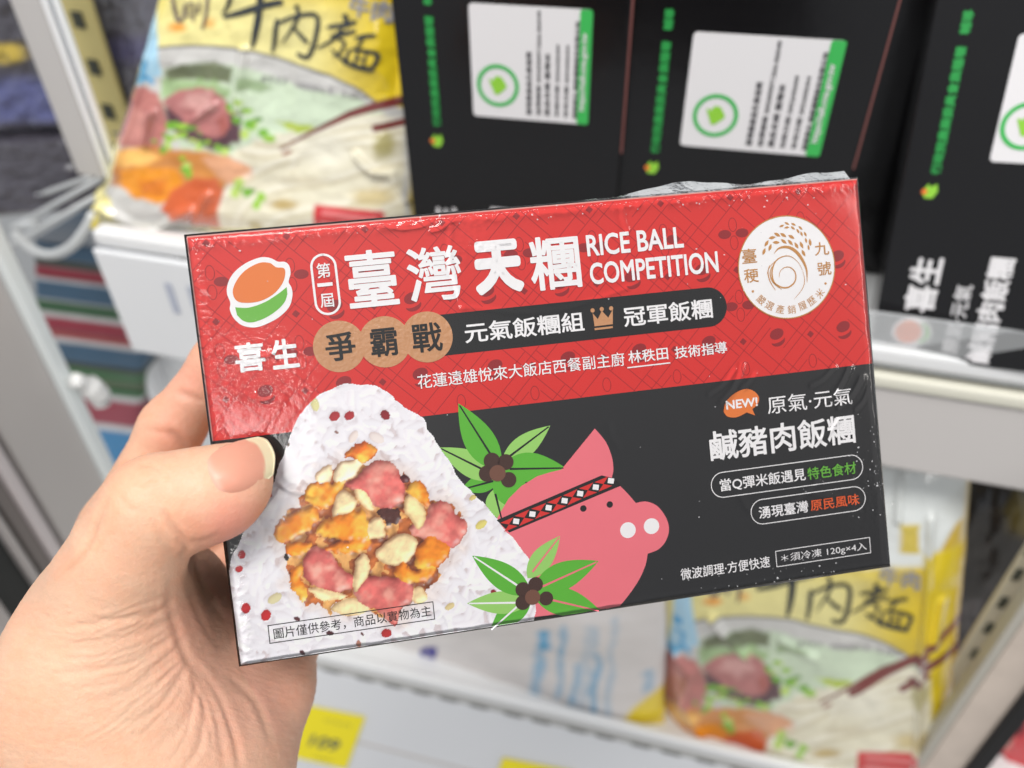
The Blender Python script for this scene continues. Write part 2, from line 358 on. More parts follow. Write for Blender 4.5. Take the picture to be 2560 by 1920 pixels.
txt('微波調理·方便快速', zE((112, 1492))[0], zE((757, 1478))[0], WHT, bold=.008); txt('＊須冷凍 120g×4入', zE((830, 1388))[0], zE((1447, 1363))[0], WHT, bold=0)
q0, q1 = b2(*zE((794, 1366))[0]), b2(*zE((1474, 1376))[0]); flat('text_frame', frame([(q0[0], q0[1]), (q1[0], q0[1]), (q1[0], q1[1]), (q0[0], q1[1])], .2), WHT, .3)
# ---- drawn pig, headband, leaves
pig = flat('pig_print', [np.r_[pxp(zD((1022, 380))), catmull(pxp(zD((1022, 380), (1090, 462), (1130, 560), (1139, 640), (1131, 700), (1175, 735), (1230, 790), (1280, 848))), 5)[1:], catmull(pxp(zD((1280, 848), (1340, 838), (1405, 860), (1452, 910), (1482, 970), (1487, 1030), (1465, 1092), (1420, 1140), (1355, 1166))), 5)[1:], catmull(pxp(zD((1355, 1166), (1340, 1240), (1300, 1330), (1240, 1420), (1180, 1494))), 5)[1:], pxp(zD((1100, 1510), (900, 1536), (500, 1580), (400, 1200), (400, 960), (430, 905), (480, 822), (560, 742), (660, 680), (740, 655), (812, 638)))]], PNK, .14)
hb = flat('headband', [pxp(zD((405, 955), (1065, 674), (1130, 690), (1172, 718), (1188, 738), (485, 1033)))], BLK, .2, pig)
rd, wd_ = [], []
hc = [(-0.0+437, 1002), (528, 962), (630, 917), (732, 877), (832, 833), (930, 788), (1028, 748), (1123, 708)]
for (x0, y0), (x1, y1) in zip(hc[:-1], hc[1:]):
    mx_, my_ = (x0+x1)/2, (y0+y1)/2; dx, dy = (x1-x0)/2, (y1-y0)/2; nx, ny = -dy*.78, dx*.78
    rd.append(pxp(zD((mx_-dx*.92+nx*.8, my_-dy*.92+ny*.8), (mx_, my_), (mx_+dx*.92+nx*.8, my_+dy*.92+ny*.8))))
    rd.append(pxp(zD((mx_-dx*.92-nx*.8, my_-dy*.92-ny*.8), (mx_, my_), (mx_+dx*.92-nx*.8, my_+dy*.92-ny*.8))))
for x, y in hc[1:]: wd_.append(pxp(zD((x-16, y-19), (x+21, y-14), (x+16, y+19), (x-21, y+14))))
flat('headband_red', rd, RED, .26, hb); flat('headband_diamond', wd_, WHT, .26, hb)
flat('eye', [disc(b2(*zD((950, 882))[0]), .84, n=20)], BLK, .2, pig); flat('eye', [disc(b2(*zD((1116, 857))[0]), .84, n=20)], BLK, .2, pig)
flat('nostril', [disc(b2(*zD((1230, 1018))[0]), 2.05, n=32)], WHT, .2, pig); flat('nostril', [disc(b2(*zD((1378, 993))[0]), 2.05, n=32)], WHT, .2, pig)
def leaf(base, tip, wl, wr, m, vm, off):
    b, t = b2(*zD(base)[0]), b2(*zD(tip)[0]); d = t-b; L = np.linalg.norm(d); d /= L; n = np.array([-d[1], d[0]])
    k = np.linspace(0, 1, 16); prof = np.sin(np.pi*k**.85)**.9*(1-.15*k)
    P = np.r_[[b+d*L*x+n*wl*.058*y for x, y in zip(k, prof)], [b+d*L*x-n*wr*.058*y for x, y in zip(k[::-1], prof[::-1])]]
    P = np.clip(P, [.3, .5], [WM-.3, HM-.15])
    lf = flat('leaf_print', [P], m, off)
    if vm: flat('leaf_vein', stroke([b+d*L*.15, b+d*L*.97], [.55, .35]), vm, off+.05, lf)
LB, LW, LP = BLK, WHT, PNK
leaf((390, 760), (440, 960), 55, 45, GRN3, LB, .10); leaf((420, 700), (180, 765), 48, 40, GRN2, LB, .105); leaf((430, 640), (540, 900), 70, 85, GRN2, None, .102)
leaf((425, 690), (45, 500), 60, 62, GRN3, LB, .11); leaf((440, 590), (742, 362), 55, 48, GRN3, LB, .112); leaf((425, 635), (838, 628), 62, 75, GRN2, LB, .118); leaf((430, 640), (165, 222), 62, 80, GRN2, LB, .125)
for (x, y), r, m in (((375, 582), 2.05, BRN), ((462, 590), 2.0, BRN), ((345, 662), 2.05, BRN), ((481, 701), 1.95, BRN), ((411, 660), 2.05, BRN2)): flat('berry_print', [disc(b2(*zD((x, y))[0]), r, n=28)], m, .30 if m is BRN else .34)
leaf((600, 1320), (803, 1055), 50, 52, GRN3, LP, .205); leaf((620, 1420), (365, 1650), 55, 60, GRN2, LW, .19); leaf((640, 1430), (1060, 1528), 62, 70, GRN2, LP, .195); leaf((610, 1472), (220, 1478), 55, 52, GRN3, LW, .21); leaf((630, 1400), (1045, 1212), 62, 72, GRN2, LP, .215); leaf((620, 1420), (252, 1178), 60, 62, GRN2, LW, .22)
for (x, y), r, m in (((570, 1390), 1.9, BRN), ((650, 1358), 1.9, BRN), ((570, 1472), 1.9, BRN), ((716, 1446), 1.8, BRN), ((631, 1438), 1.95, BRN2)): flat('berry_print', [disc(b2(*zD((x, y))[0]), r, n=28)], m, .32 if m is BRN else .36)
# ---- printed photograph of the rice ball (vertex-painted sheet)
def rice_print():
    out = catmull(pxp(zF((780, 40), (850, 46), (920, 65), (990, 110), (1050, 165), (1110, 205), (1162, 235), (1190, 300), (1240, 370), (1290, 440), (1330, 510), (1380, 590), (1450, 660), (1520, 730), (1590, 820), (1660, 900), (1730, 985), (1770, 1050), (1790, 1200), (1720, 1420), (1100, 1490), (140, 1640), (60, 1300), (72, 1060), (110, 970), (150, 880), (205, 770), (270, 690), (320, 600), (368, 450), (410, 350), (440, 262), (500, 175), (560, 112), (640, 70), (700, 46))), 4, True)
    res = .2; x0, x1, y0, y1 = .15, 84., 27., HM-.08
    nu, nv = int((x1-x0)/res)+1, int((y1-y0)/res)+1
    X, Y = np.meshgrid(np.linspace(x0, x1, nu), np.linspace(y0, y1, nv))
    sd = poly_sd(X, Y, out)+.35*(vnoise(X*.5, Y*.5, 3, 2)-.5)*2
    keep = sd < 0
    Hh = np.full(X.shape, -1.); C = np.ones(X.shape+(3,))*lin((234, 225, 228)); 
    def stamp(cx, cy, a, b, ang, z, col, colv=0):
        r = max(a, b)+res; i0, i1 = int((cx-r-x0)/res), int((cx+r-x0)/res)+2; j0, j1 = int((cy-r-y0)/res), int((cy+r-y0)/res)+2
        i0, j0 = max(i0, 0), max(j0, 0)
        if i1 <= i0 or j1 <= j0 or i0 >= nu or j0 >= nv: return
        xx, yy = X[j0:j1, i0:i1]-cx, Y[j0:j1, i0:i1]-cy
        u = (xx*math.cos(ang)+yy*math.sin(ang))/a; v = (-xx*math.sin(ang)+yy*math.cos(ang))/b
        q = 1-u*u-v*v; hz = z+b*.8*np.sqrt(np.maximum(q, 0)); m = (q > 0) & (hz > Hh[j0:j1, i0:i1])
        Hh[j0:j1, i0:i1][m] = hz[m]; C[j0:j1, i0:i1][m] = col
    for k in range(2600):
        cx, cy = rng.uniform(x0, x1), rng.uniform(y0, y1)
        g = rng.normal(0, 4); stamp(cx, cy, rng.uniform(2.2, 3.3), rng.uniform(.85, 1.15), rng.normal(.6, 1.0), rng.uniform(-.35, .4), lin(np.clip(np.array([245, 242, 248])+g, 0, 255)))
    filling = pxp(zF((700, 480), (900, 470), (1060, 560), (1200, 690), (1330, 720), (1395, 880), (1300, 1050), (1250, 1200), (1100, 1290), (1000, 1390), (850, 1335), (620, 1330), (500, 1270), (410, 1150), (400, 1000), (330, 900), (450, 700), (520, 600)))
    filling = filling.mean(0)+(filling-filling.mean(0))*.94; fd = poly_sd(X, Y, filling)+2.6*(vnoise(X*.35, Y*.35, 5, 3)-.5)*2
    tint = sstep(5, 0, fd)[..., None]; C = C*(1-.30*tint*(1-lin((236, 196, 150))))
    m = fd+1.4*np.maximum(Hh-.55, -.4) < .4; n = vnoise(X*.7, Y*.7, 8, 4); fill = m.copy()
    base = lin((186, 104, 50))*(.5+1.1*n[..., None]); base = np.where((vnoise(X*.4, Y*.4, 9, 3) > .55)[..., None], lin((232, 172, 100))*(.6+.7*n[..., None]), base)
    C[m] = base[m]; Hh[m] = (n*1.5)[m]
    def chunk(pts, col, z, hgt, seed, rough=.35, stripes=0, rim=None):
        P = pxp(zF(*pts)); P = P.mean(0)+(P-P.mean(0))*1.0; P = catmull(P, 3, True); lo, hi = P.min(0)-1, P.max(0)+1
        i0, i1 = max(0, int((lo[0]-x0)/res)), int((hi[0]-x0)/res)+1; j0, j1 = max(0, int((lo[1]-y0)/res)), int((hi[1]-y0)/res)+1
        xx, yy = X[j0:j1, i0:i1], Y[j0:j1, i0:i1]; nn = vnoise(xx*.9+seed*7, yy*.9, seed, 4)
        s = poly_sd(xx, yy, P)+(nn-.5)*rough*3.2; t = np.clip(-s/2.4, 0, 1)
        hz = z+hgt*np.sqrt(t*(2-t))+rough*3.0*(vnoise(xx*.34+seed, yy*.34, seed+50, 3)-.5)
        m = (s < 0) & (hz > Hh[j0:j1, i0:i1]-.6)
        c = np.ones(xx.shape+(3,))*lin(col)*(.62+.76*vnoise(xx*.42, yy*.42, seed+3, 4)[..., None])*(1-.25*sstep(.9, .0, -s)[..., None]*np.array([.35, .8, 1.]))
        if rim is not None: c = c+(lin(rim)-c)*(np.clip(vnoise(xx*.35+3, yy*.35, seed+9, 3)*2.6-.95, 0, 1))[..., None]
        if stripes: c = c*(1-.04*(np.sin((xx*math.cos(stripes)+yy*math.sin(stripes))*4+nn*3)[..., None] > .55))
        Hh[j0:j1, i0:i1][m] = hz[m]; C[j0:j1, i0:i1][m] = c[m]; fill[j0:j1, i0:i1][m] = True
    pk = (210, 104, 98); og = (236, 136, 28); bb = (242, 218, 166); yl = (244, 190, 74); pr = (232, 160, 144)
    chunk([(520, 1190), (640, 1200), (740, 1232), (600, 1262)], bb, 1.0, .9, 21, .25, .4); chunk([(640, 1300), (760, 1240), (860, 1300), (760, 1345)], bb, 1.0, .9, 22, .25, .2)
    chunk([(410, 1120), (450, 1060), (490, 1050), (480, 1150), (520, 1210), (490, 1270), (430, 1200)], og, 1.1, 1., 23, .5, 0, yl)
    chunk([(1100, 1200), (1150, 1180), (1185, 1250), (1110, 1275)], bb, 1.0, .9, 24, .25)
    chunk([(790, 1150), (880, 1120), (1000, 1130), (1100, 1170), (1090, 1260), (1040, 1310), (1000, 1400), (900, 1310), (820, 1280), (770, 1220)], pk, 1.4, 1.7, 1, .3, 0, (216, 142, 128))
    chunk([(500, 1010), (560, 950), (650, 1000), (700, 1080), (770, 1120), (760, 1190), (680, 1210), (560, 1180), (490, 1120)], pk, 1.4, 1.7, 2, .3, 0, pr)
    chunk([(1080, 860), (1180, 780), (1200, 720), (1290, 700), (1340, 770), (1405, 820), (1390, 900), (1330, 960), (1240, 930), (1170, 920)], pk, 1.4, 1.8, 3, .3, 0, pr)
    chunk([(720, 610), (800, 560), (850, 500), (920, 470), (1000, 500), (1050, 600), (1050, 700), (980, 745), (890, 730), (800, 650)], pk, 1.7, 1.9, 4, .3, 0, pr)
    chunk([(560, 550), (600, 510), (650, 500), (640, 590), (570, 592)], (244, 230, 190), 1.5, .9, 5, .2); chunk([(655, 590), (680, 490), (760, 470), (830, 455), (790, 545), (700, 605)], (244, 230, 190), 1.9, 1., 6, .25)
    chunk([(715, 460), (760, 400), (830, 365), (890, 400), (895, 440), (840, 490), (770, 460)], (222, 110, 30), 2.0, 1.3, 7, .4, 0, yl)
    chunk([(500, 630), (560, 595), (650, 600), (720, 590), (690, 660), (620, 740), (540, 730), (500, 680)], og, 1.4, 1.3, 8, .45, 0, yl)
    chunk([(330, 880), (360, 810), (440, 770), (540, 740), (580, 780), (540, 850), (470, 890), (400, 930), (340, 920)], og, 1.8, 1.5, 9, .5, 0, yl)
    chunk([(610, 965), (700, 930), (860, 915), (850, 970), (740, 995), (640, 985)], og, 1.8, 1.1, 10, .45, 0, yl); chunk([(390, 960), (440, 930), (530, 940), (510, 990), (420, 1010)], og, 1.8, 1., 11, .4, 0, yl)
    chunk([(560, 850), (620, 800), (740, 760), (830, 750), (850, 820), (880, 900), (790, 925), (660, 912), (580, 890)], og, 2.3, 1.6, 12, .5, 0, yl)
    chunk([(1060, 640), (1120, 590), (1170, 620), (1200, 700), (1170, 730), (1100, 680)], og, 1.9, 1.2, 13, .45, 0, yl)
    chunk([(650, 780), (680, 660), (730, 640), (790, 700), (760, 760), (690, 782)], (242, 218, 168), 2.3, 1.1, 14, .18, 1.2); chunk([(770, 650), (830, 638), (885, 745), (840, 742)], bb, 2.4, .8, 15, .15, .7)
    chunk([(1050, 740), (1080, 660), (1178, 760), (1140, 865), (1090, 800)], (242, 218, 160), 2.4, 1., 16, .15, 2.2); chunk([(838, 870), (870, 800), (930, 800), (945, 905), (850, 905)], bb, 2.5, .9, 17, .2, 0)
    chunk([(890, 1000), (950, 930), (1050, 878), (1130, 930), (1080, 1040), (970, 1062)], bb, 2.0, 1.1, 18, .2, .5); chunk([(780, 1050), (830, 990), (868, 1080), (810, 1190), (770, 1200)], bb, 1.9, 1., 19, .2, 1.7)
    chunk([(1110, 1000), (1150, 930), (1220, 900), (1260, 930), (1320, 950), (1300, 1020), (1220, 1080), (1130, 1080)], og, 2.4, 1.5, 20, .5, 0, yl); chunk([(1000, 1090), (1050, 1045), (1110, 1090), (1230, 1070), (1220, 1130), (1110, 1162), (1030, 1140)], og, 2.4, 1.2, 25, .4, 0, yl)
    chunk([(900, 745), (960, 735), (1030, 760), (1020, 820), (960, 830), (920, 790)], (76, 36, 30), 1.6, .9, 30, .6)
    for px, py, r, c in ((665, 225, 1.35, (176, 40, 48)), (748, 222, 1.25, (176, 40, 48)), (948, 218, 1.3, (140, 22, 34)), (290, 665, 1., (190, 30, 40)), (145, 1000, 1.05, (190, 26, 34)), (130, 1080, .95, (200, 40, 44)), (168, 1300, 1.3, (190, 26, 34)), (280, 1340, 1.4, (200, 30, 34)), (955, 1440, 1.3, (186, 40, 40)), (1555, 1210, .8, (150, 30, 40)), (1058, 576, 1.2, (84, 20, 30))):
        c0 = b2(*zF((px, py))[0]); stamp(c0[0], c0[1], r, r*.82, rng.uniform(0, 3), 2.6, lin(c))
    for px, py, r, c in ((640, 1440, .9, (80, 34, 40)), (455, 1360, .8, (90, 40, 44)), (485, 1550, .8, (80, 34, 40)), (395, 1015, .9, (36, 22, 22)), (405, 385, .5, (90, 70, 50)), (1290, 440, .5, (60, 60, 50)), (820, 1445, .5, (96, 44, 40)), (675, 315, .5, (150, 110, 100)), (555, 160, 1.6, (228, 222, 160)), (1485, 832, 1.6, (228, 214, 120)), (330, 1245, 1.8, (226, 216, 170)), (1310, 1290, 1.3, (226, 206, 150)), (1440, 680, 1., (226, 206, 130)), (1080, 1500, 1., (206, 150, 120)), (800, 1500, .9, (190, 130, 110)), (900, 345, 2.0, (240, 228, 224)), (770, 340, 1.6, (240, 226, 220))):
        c0 = b2(*zF((px, py))[0]); stamp(c0[0], c0[1], r, r*.6, rng.uniform(0, 3), 1.5, lin(c))
    # light of the printed photograph (the picture on the pack is itself a lit photograph)
    def blur(a, k):
        for _ in range(2):
            a = sum(np.roll(a, s, 0) for s in range(-k, k+1))/(2*k+1); a = sum(np.roll(a, s, 1) for s in range(-k, k+1))/(2*k+1)
        return a
    fm = fill; Hs = blur(Hh, 1); Hs = np.where(fm, .45*Hs+.55*blur(Hh, 2), .5*Hs+.5*Hh); gy, gx = np.gradient(Hs, res); ks = np.where(fm, 1.35, .7); nz = 1/np.sqrt(1+ks**2*(gx**2+gy**2))
    ndl = (.62-ks*(-gx*-.38)*1-ks*(gy*.68))*nz      # key light from the upper left of the pictured dish
    sh = np.clip(.50+.62*ndl+.10*nz, .25, 1.25)
    shadow = np.zeros_like(Hs)
    for k in range(1, 9): shadow = np.maximum(shadow, np.roll(np.roll(Hs, k, 0), int(k*.5), 1)-Hs-.17*k)
    sh *= 1-np.where(fm, .50, .22)*sstep(0, .6, blur(np.clip(shadow, 0, 1.5), 1))
    occ = np.clip(1-np.where(fm, .30, .17)*np.maximum(0, blur(Hs, 5)-Hs), .45, 1.05)*np.clip(1-np.where(fm, .16, .06)*np.maximum(0, blur(Hs, 13)-Hs), .55, 1.02)
    sh = sh*occ; sh = np.where(fm, .06+.98*sh, np.clip(.50+.52*sh, .78, 1.03)); sh = np.where(fm, sh, sh*(.95+.07*vnoise(X*.18, Y*.18, 16, 2)))
    spec = np.where(fm, sstep(.86, 1.0, ndl)*.42*sstep(.45, .62, vnoise(X*1.3, Y*1.3, 15, 2)), 0)
    C = C*np.stack([sh**.80, sh, sh**(.98)], -1)*np.where(fm, 1.17, 1.0)[..., None]; C = C+(1-C)*blur(spec, 1)[..., None]
    C = np.clip(C, 0, .93)
    cell = keep[:-1, :-1] & keep[1:, :-1] & keep[:-1, 1:] & keep[1:, 1:]
    Fq = gridF(nu, nv)[cell.ravel()]; used = np.unique(Fq); re = np.full(nu*nv, -1); re[used] = np.arange(len(used))
    obj('rice_ball_print', bw(np.c_[X.ravel(), Y.ravel()][used], .17), re[Fq][:, ::-1].copy(), mat('printed_photo', rough=.42, spec=.35, attr='paint'), rc, col=C.reshape(-1, 3)[used])
rice_print()
for a in ((600-592.5, 0),): pass
txt('圖片僅供參考，商品以實物為主', zF((320, 1413))[0], zF((1208, 1343))[0], BLK, bold=-.004)
flat('text_frame', frame(pxp(zF((292, 1397), (1215, 1263), (1225, 1360), (303, 1496))), .2), BLK, .3)
# ---- clear shrink film
def film_material():
    m = bpy.data.materials.new('shrink_film'); m.use_nodes = True; nt = m.node_tree; N = nt.nodes; L = nt.links; N.clear()
    o = N.new('ShaderNodeOutputMaterial'); mx = N.new('ShaderNodeMixShader'); tr = N.new('ShaderNodeBsdfTransparent'); gl = N.new('ShaderNodeBsdfGlossy'); fr = N.new('ShaderNodeFresnel')
    tc = N.new('ShaderNodeTexCoord'); n1 = N.new('ShaderNodeTexNoise'); n1.inputs['Scale'].default_value = 850; n1.inputs['Detail'].default_value = 2
    at = N.new('ShaderNodeVertexColor'); at.layer_name = 'paint'; mu = N.new('ShaderNodeMath'); mu.operation = 'MULTIPLY'
    bp = N.new('ShaderNodeBump'); bp.inputs['Distance'].default_value = .0006; bp.inputs['Strength'].default_value = 1
    L.new(tc.outputs['Object'], n1.inputs['Vector']); L.new(n1.outputs[0], mu.inputs[0]); L.new(at.outputs[0], mu.inputs[1]); L.new(mu.outputs[0], bp.inputs['Height'])
    L.new(bp.outputs[0], gl.inputs['Normal']); L.new(bp.outputs[0], fr.inputs['Normal']); gl.inputs['Roughness'].default_value = .11; fr.inputs['IOR'].default_value = 1.48
    L.new(fr.outputs[0], mx.inputs[0]); L.new(tr.outputs[0], mx.inputs[1]); L.new(gl.outputs[0], mx.inputs[2]); L.new(mx.outputs[0], o.inputs[0]); return m
FILM = film_material()
def film():
    nu, nv = 440, 280; sp_ = lambda n: (lambda t: .15*t+.85*(.5-.5*np.cos(np.pi*t)))(np.linspace(0, 1, n)); X, Y = np.meshgrid(-.5+(WM+1)*sp_(nu), -.5+(HM+1)*sp_(nv))
    edge = np.minimum(np.minimum(X+.5, WM+.5-X), np.minimum(Y+.5, HM+.5-Y))
    Z = .62+.16*vnoise(X*.05, Y*.05, 71, 3)+.05*vnoise(X*.2, Y*.12, 72, 2)
    def crease(p, q, wd, hgt):
        nonlocal Z
        a, b = b2(*p), b2(*q); m_ = (a+b)/2+np.array([-(b-a)[1], (b-a)[0]])*.09; d = seg_d(X, Y, catmull([a, m_, b], 6)); Z = Z+hgt*.42*np.exp(-(d/wd)**2)
    for p, q, wd, h in ((zB((1400, 60))[0], zB((1430, 290))[0], .5, .35), (zB((1430, 290))[0], zB((1490, 760))[0], .4, .2), (zB((90, 160))[0], zB((175, 890))[0], .5, .4), (zB((165, 870))[0], zB((1440, 720))[0], .6, .3), (zA((375, 1230))[0], zA((600, 1310))[0], .5, .3), (zA((600, 1310))[0], zA((830, 1330))[0], .45, .22), (zA((640, 1000))[0], zA((800, 940))[0], .6, .5), (zB((0, 190))[0], zB((80, 210))[0], .6, .4),
                    (zE((330, 240))[0], zE((500, 60))[0], .4, .5), (zE((420, 300))[0], zE((560, 30))[0], .55, .5), (zE((1150, 300))[0], zE((1330, 60))[0], .6, .5), (zE((1260, 330))[0], zE((1420, 130))[0], .7, .6), (zE((1100, 560))[0], zE((1240, 420))[0], .5, .3), (zE((930, 1000))[0], zE((1100, 860))[0], .5, .35), (zE((560, 200))[0], zE((650, 90))[0], .4, .4), (zE((1060, 180))[0], zE((1220, 50))[0], .4, .5), (zE((1380, 350))[0], zE((1470, 210))[0], .4, .6), (zE((1000, 920))[0], zE((1180, 960))[0], .6, .3), (zE((560, 960))[0], zE((680, 1120))[0], .8, .3), (zF((480, 630))[0], zF((545, 665))[0], .5, .4), (zF((360, 590))[0], zF((480, 650))[0], .6, .4), (zA((1580, 0))[0], zA((1900, 0))[0], .5, .3), (zA((1960, 40))[0], zA((2060, 0))[0], .7, .5), (zD((1130, 360))[0], zD((1190, 500))[0], .8, .25)): crease(p, q, wd, h)
    Z = Z+.12*np.exp(-((Y-1.5)/1.2)**2)*(vnoise(X*.9, Y*.3, 77, 2)-.3)*3+.1*np.exp(-((X-2)/1.5)**2)*(vnoise(X*.4, Y*.8, 78, 2)-.3)*2
    ew = 1.5+.9*vnoise(X*.25, Y*.25, 79, 3); Z = Z-1.25*np.clip(1-edge/ew, 0, 1)**2
    g = lambda cx, cy, r: np.exp(-(((X-cx)/r)**2+((Y-cy)/r)**2))
    k1, k2, k3, k4 = b2(*zA((640, 1200))[0]), b2(*zB((230, 420))[0]), b2(*zA((200, 1000))[0]), b2(*zE((1480, 1000))[0])
    cr = np.clip(1.0*g(*k1, 9)+.6*g(*k2, 5)+.5*g(*k3, 6)+.45*g(*k4, 10)+.35*np.exp(-((Y-1.5)/2)**2)+.35*np.exp(-((X-2)/2)**2), 0, 1)*.50+.012
    P = bw(np.c_[X.ravel(), Y.ravel()], 0)+Z.ravel()[:, None]/1000*BN
    n0 = nu*nv; back = bw(np.array([(-.5, -.5), (WM+.5, -.5), (WM+.5, HM+.5), (-.5, HM+.5)]), -BD*1000-.4)
    idx = np.arange(n0).reshape(nv, nu); Fq = [tuple(q) for q in gridF(nu, nv)[:, ::-1]]
    c = (n0, n0+1, n0+2, n0+3)
    for i in range(nu-1): Fq.append((idx[0, i], idx[0, i+1], c[0] if i < nu//2 else c[1])); Fq.append((idx[-1, i+1], idx[-1, i], c[3] if i < nu//2 else c[2]))
    for j in range(nv-1): Fq.append((idx[j+1, 0], idx[j, 0], c[0] if j < nv//2 else c[3])); Fq.append((idx[j, -1], idx[j+1, -1], c[1] if j < nv//2 else c[2]))
    Fq += [(idx[0, nu//2], c[1], c[0]), (idx[-1, nu//2], c[3], c[2]), (idx[nv//2, 0], c[0], c[3]), (idx[nv//2, -1], c[2], c[1]), (c[0], c[1], c[2], c[3])]
    obj('shrink_film', np.r_[P, back], Fq, FILM, rc, col=np.repeat(np.r_[cr.ravel(), np.zeros(4)][:, None], 3, 1), smooth=True)
    # sealed film seam standing up along the right half of the top edge
    n = 90; t = np.linspace(0, 1, n); xs = WM*(.50+.495*t); hgt = .5+2.6*np.exp(-((t-.47)/.16)**2)+2.2*sstep(.55, .95, t)*np.exp(-((t-.9)/.3)**2)+.5*vnoise(t*14, t*0, 5, 3); hgt *= sstep(0, .1, t)
    V = []
    for k, (x, hh) in enumerate(zip(xs, hgt)):
        for s in (0, .33, .66, 1): V.append(bw([x, -.3-hh*s], -2.-3.0*s+.8*math.sin(k*.5)*s)) 
    V = np.array(V).reshape(-1, 3)
    obj('film_seam', V, gridF(4, n), FILM, rc, col=np.full((len(V), 3), .5), smooth=True)
film()
def frost():
    V, F = [], []
    def spot(x, y, r):
        n = 7; c = len(V); a0 = rng.uniform(0, 6)
        V.extend(bw(np.array([(x+r*rng.uniform(.6, 1.2)*math.cos(a0+k*6.283/n), y+r*rng.uniform(.5, 1.1)*math.sin(a0+k*6.283/n)) for k in range(n)]), .80).tolist()); V.append(bw(np.array([x, y]), .80+r*.8).tolist())
        for k in range(n): F.append((c+k, c+n, c+(k+1) % n))
    for _ in range(46): spot(rng.normal(WM-6, 3.2) if rng.random() < .6 else WM-rng.uniform(.5, 3), rng.uniform(yr+12, HM-12), abs(rng.normal(.10, .09))+.05)
    for _ in range(34): spot(rng.uniform(WM*.62, WM-8), HM-abs(rng.normal(0, 3))-.5, abs(rng.normal(.10, .08))+.05)
    for _ in range(90): spot(rng.uniform(2, WM-2), abs(rng.normal(0, 2.2))+.4, abs(rng.normal(.10, .10))+.04)
    for _ in range(40): spot(rng.uniform(2, WM-2), rng.uniform(3, HM-2), abs(rng.normal(.05, .07))+.03)
    for _ in range(24): spot(rng.uniform(WM*.7, WM-4), rng.uniform(3, 30), abs(rng.normal(.09, .09))+.04)
    V_ = np.array(V); V_ = V_[(np.arange(len(V_)) >= 0)]
    o = obj('frost_speck', V_, [f for f in F if all(0 <= 1 for _ in f)], mat('frost', (230, 230, 232), .25, .6, alpha=.42), rc, smooth=True); o['kind'] = 'stuff'
frost()
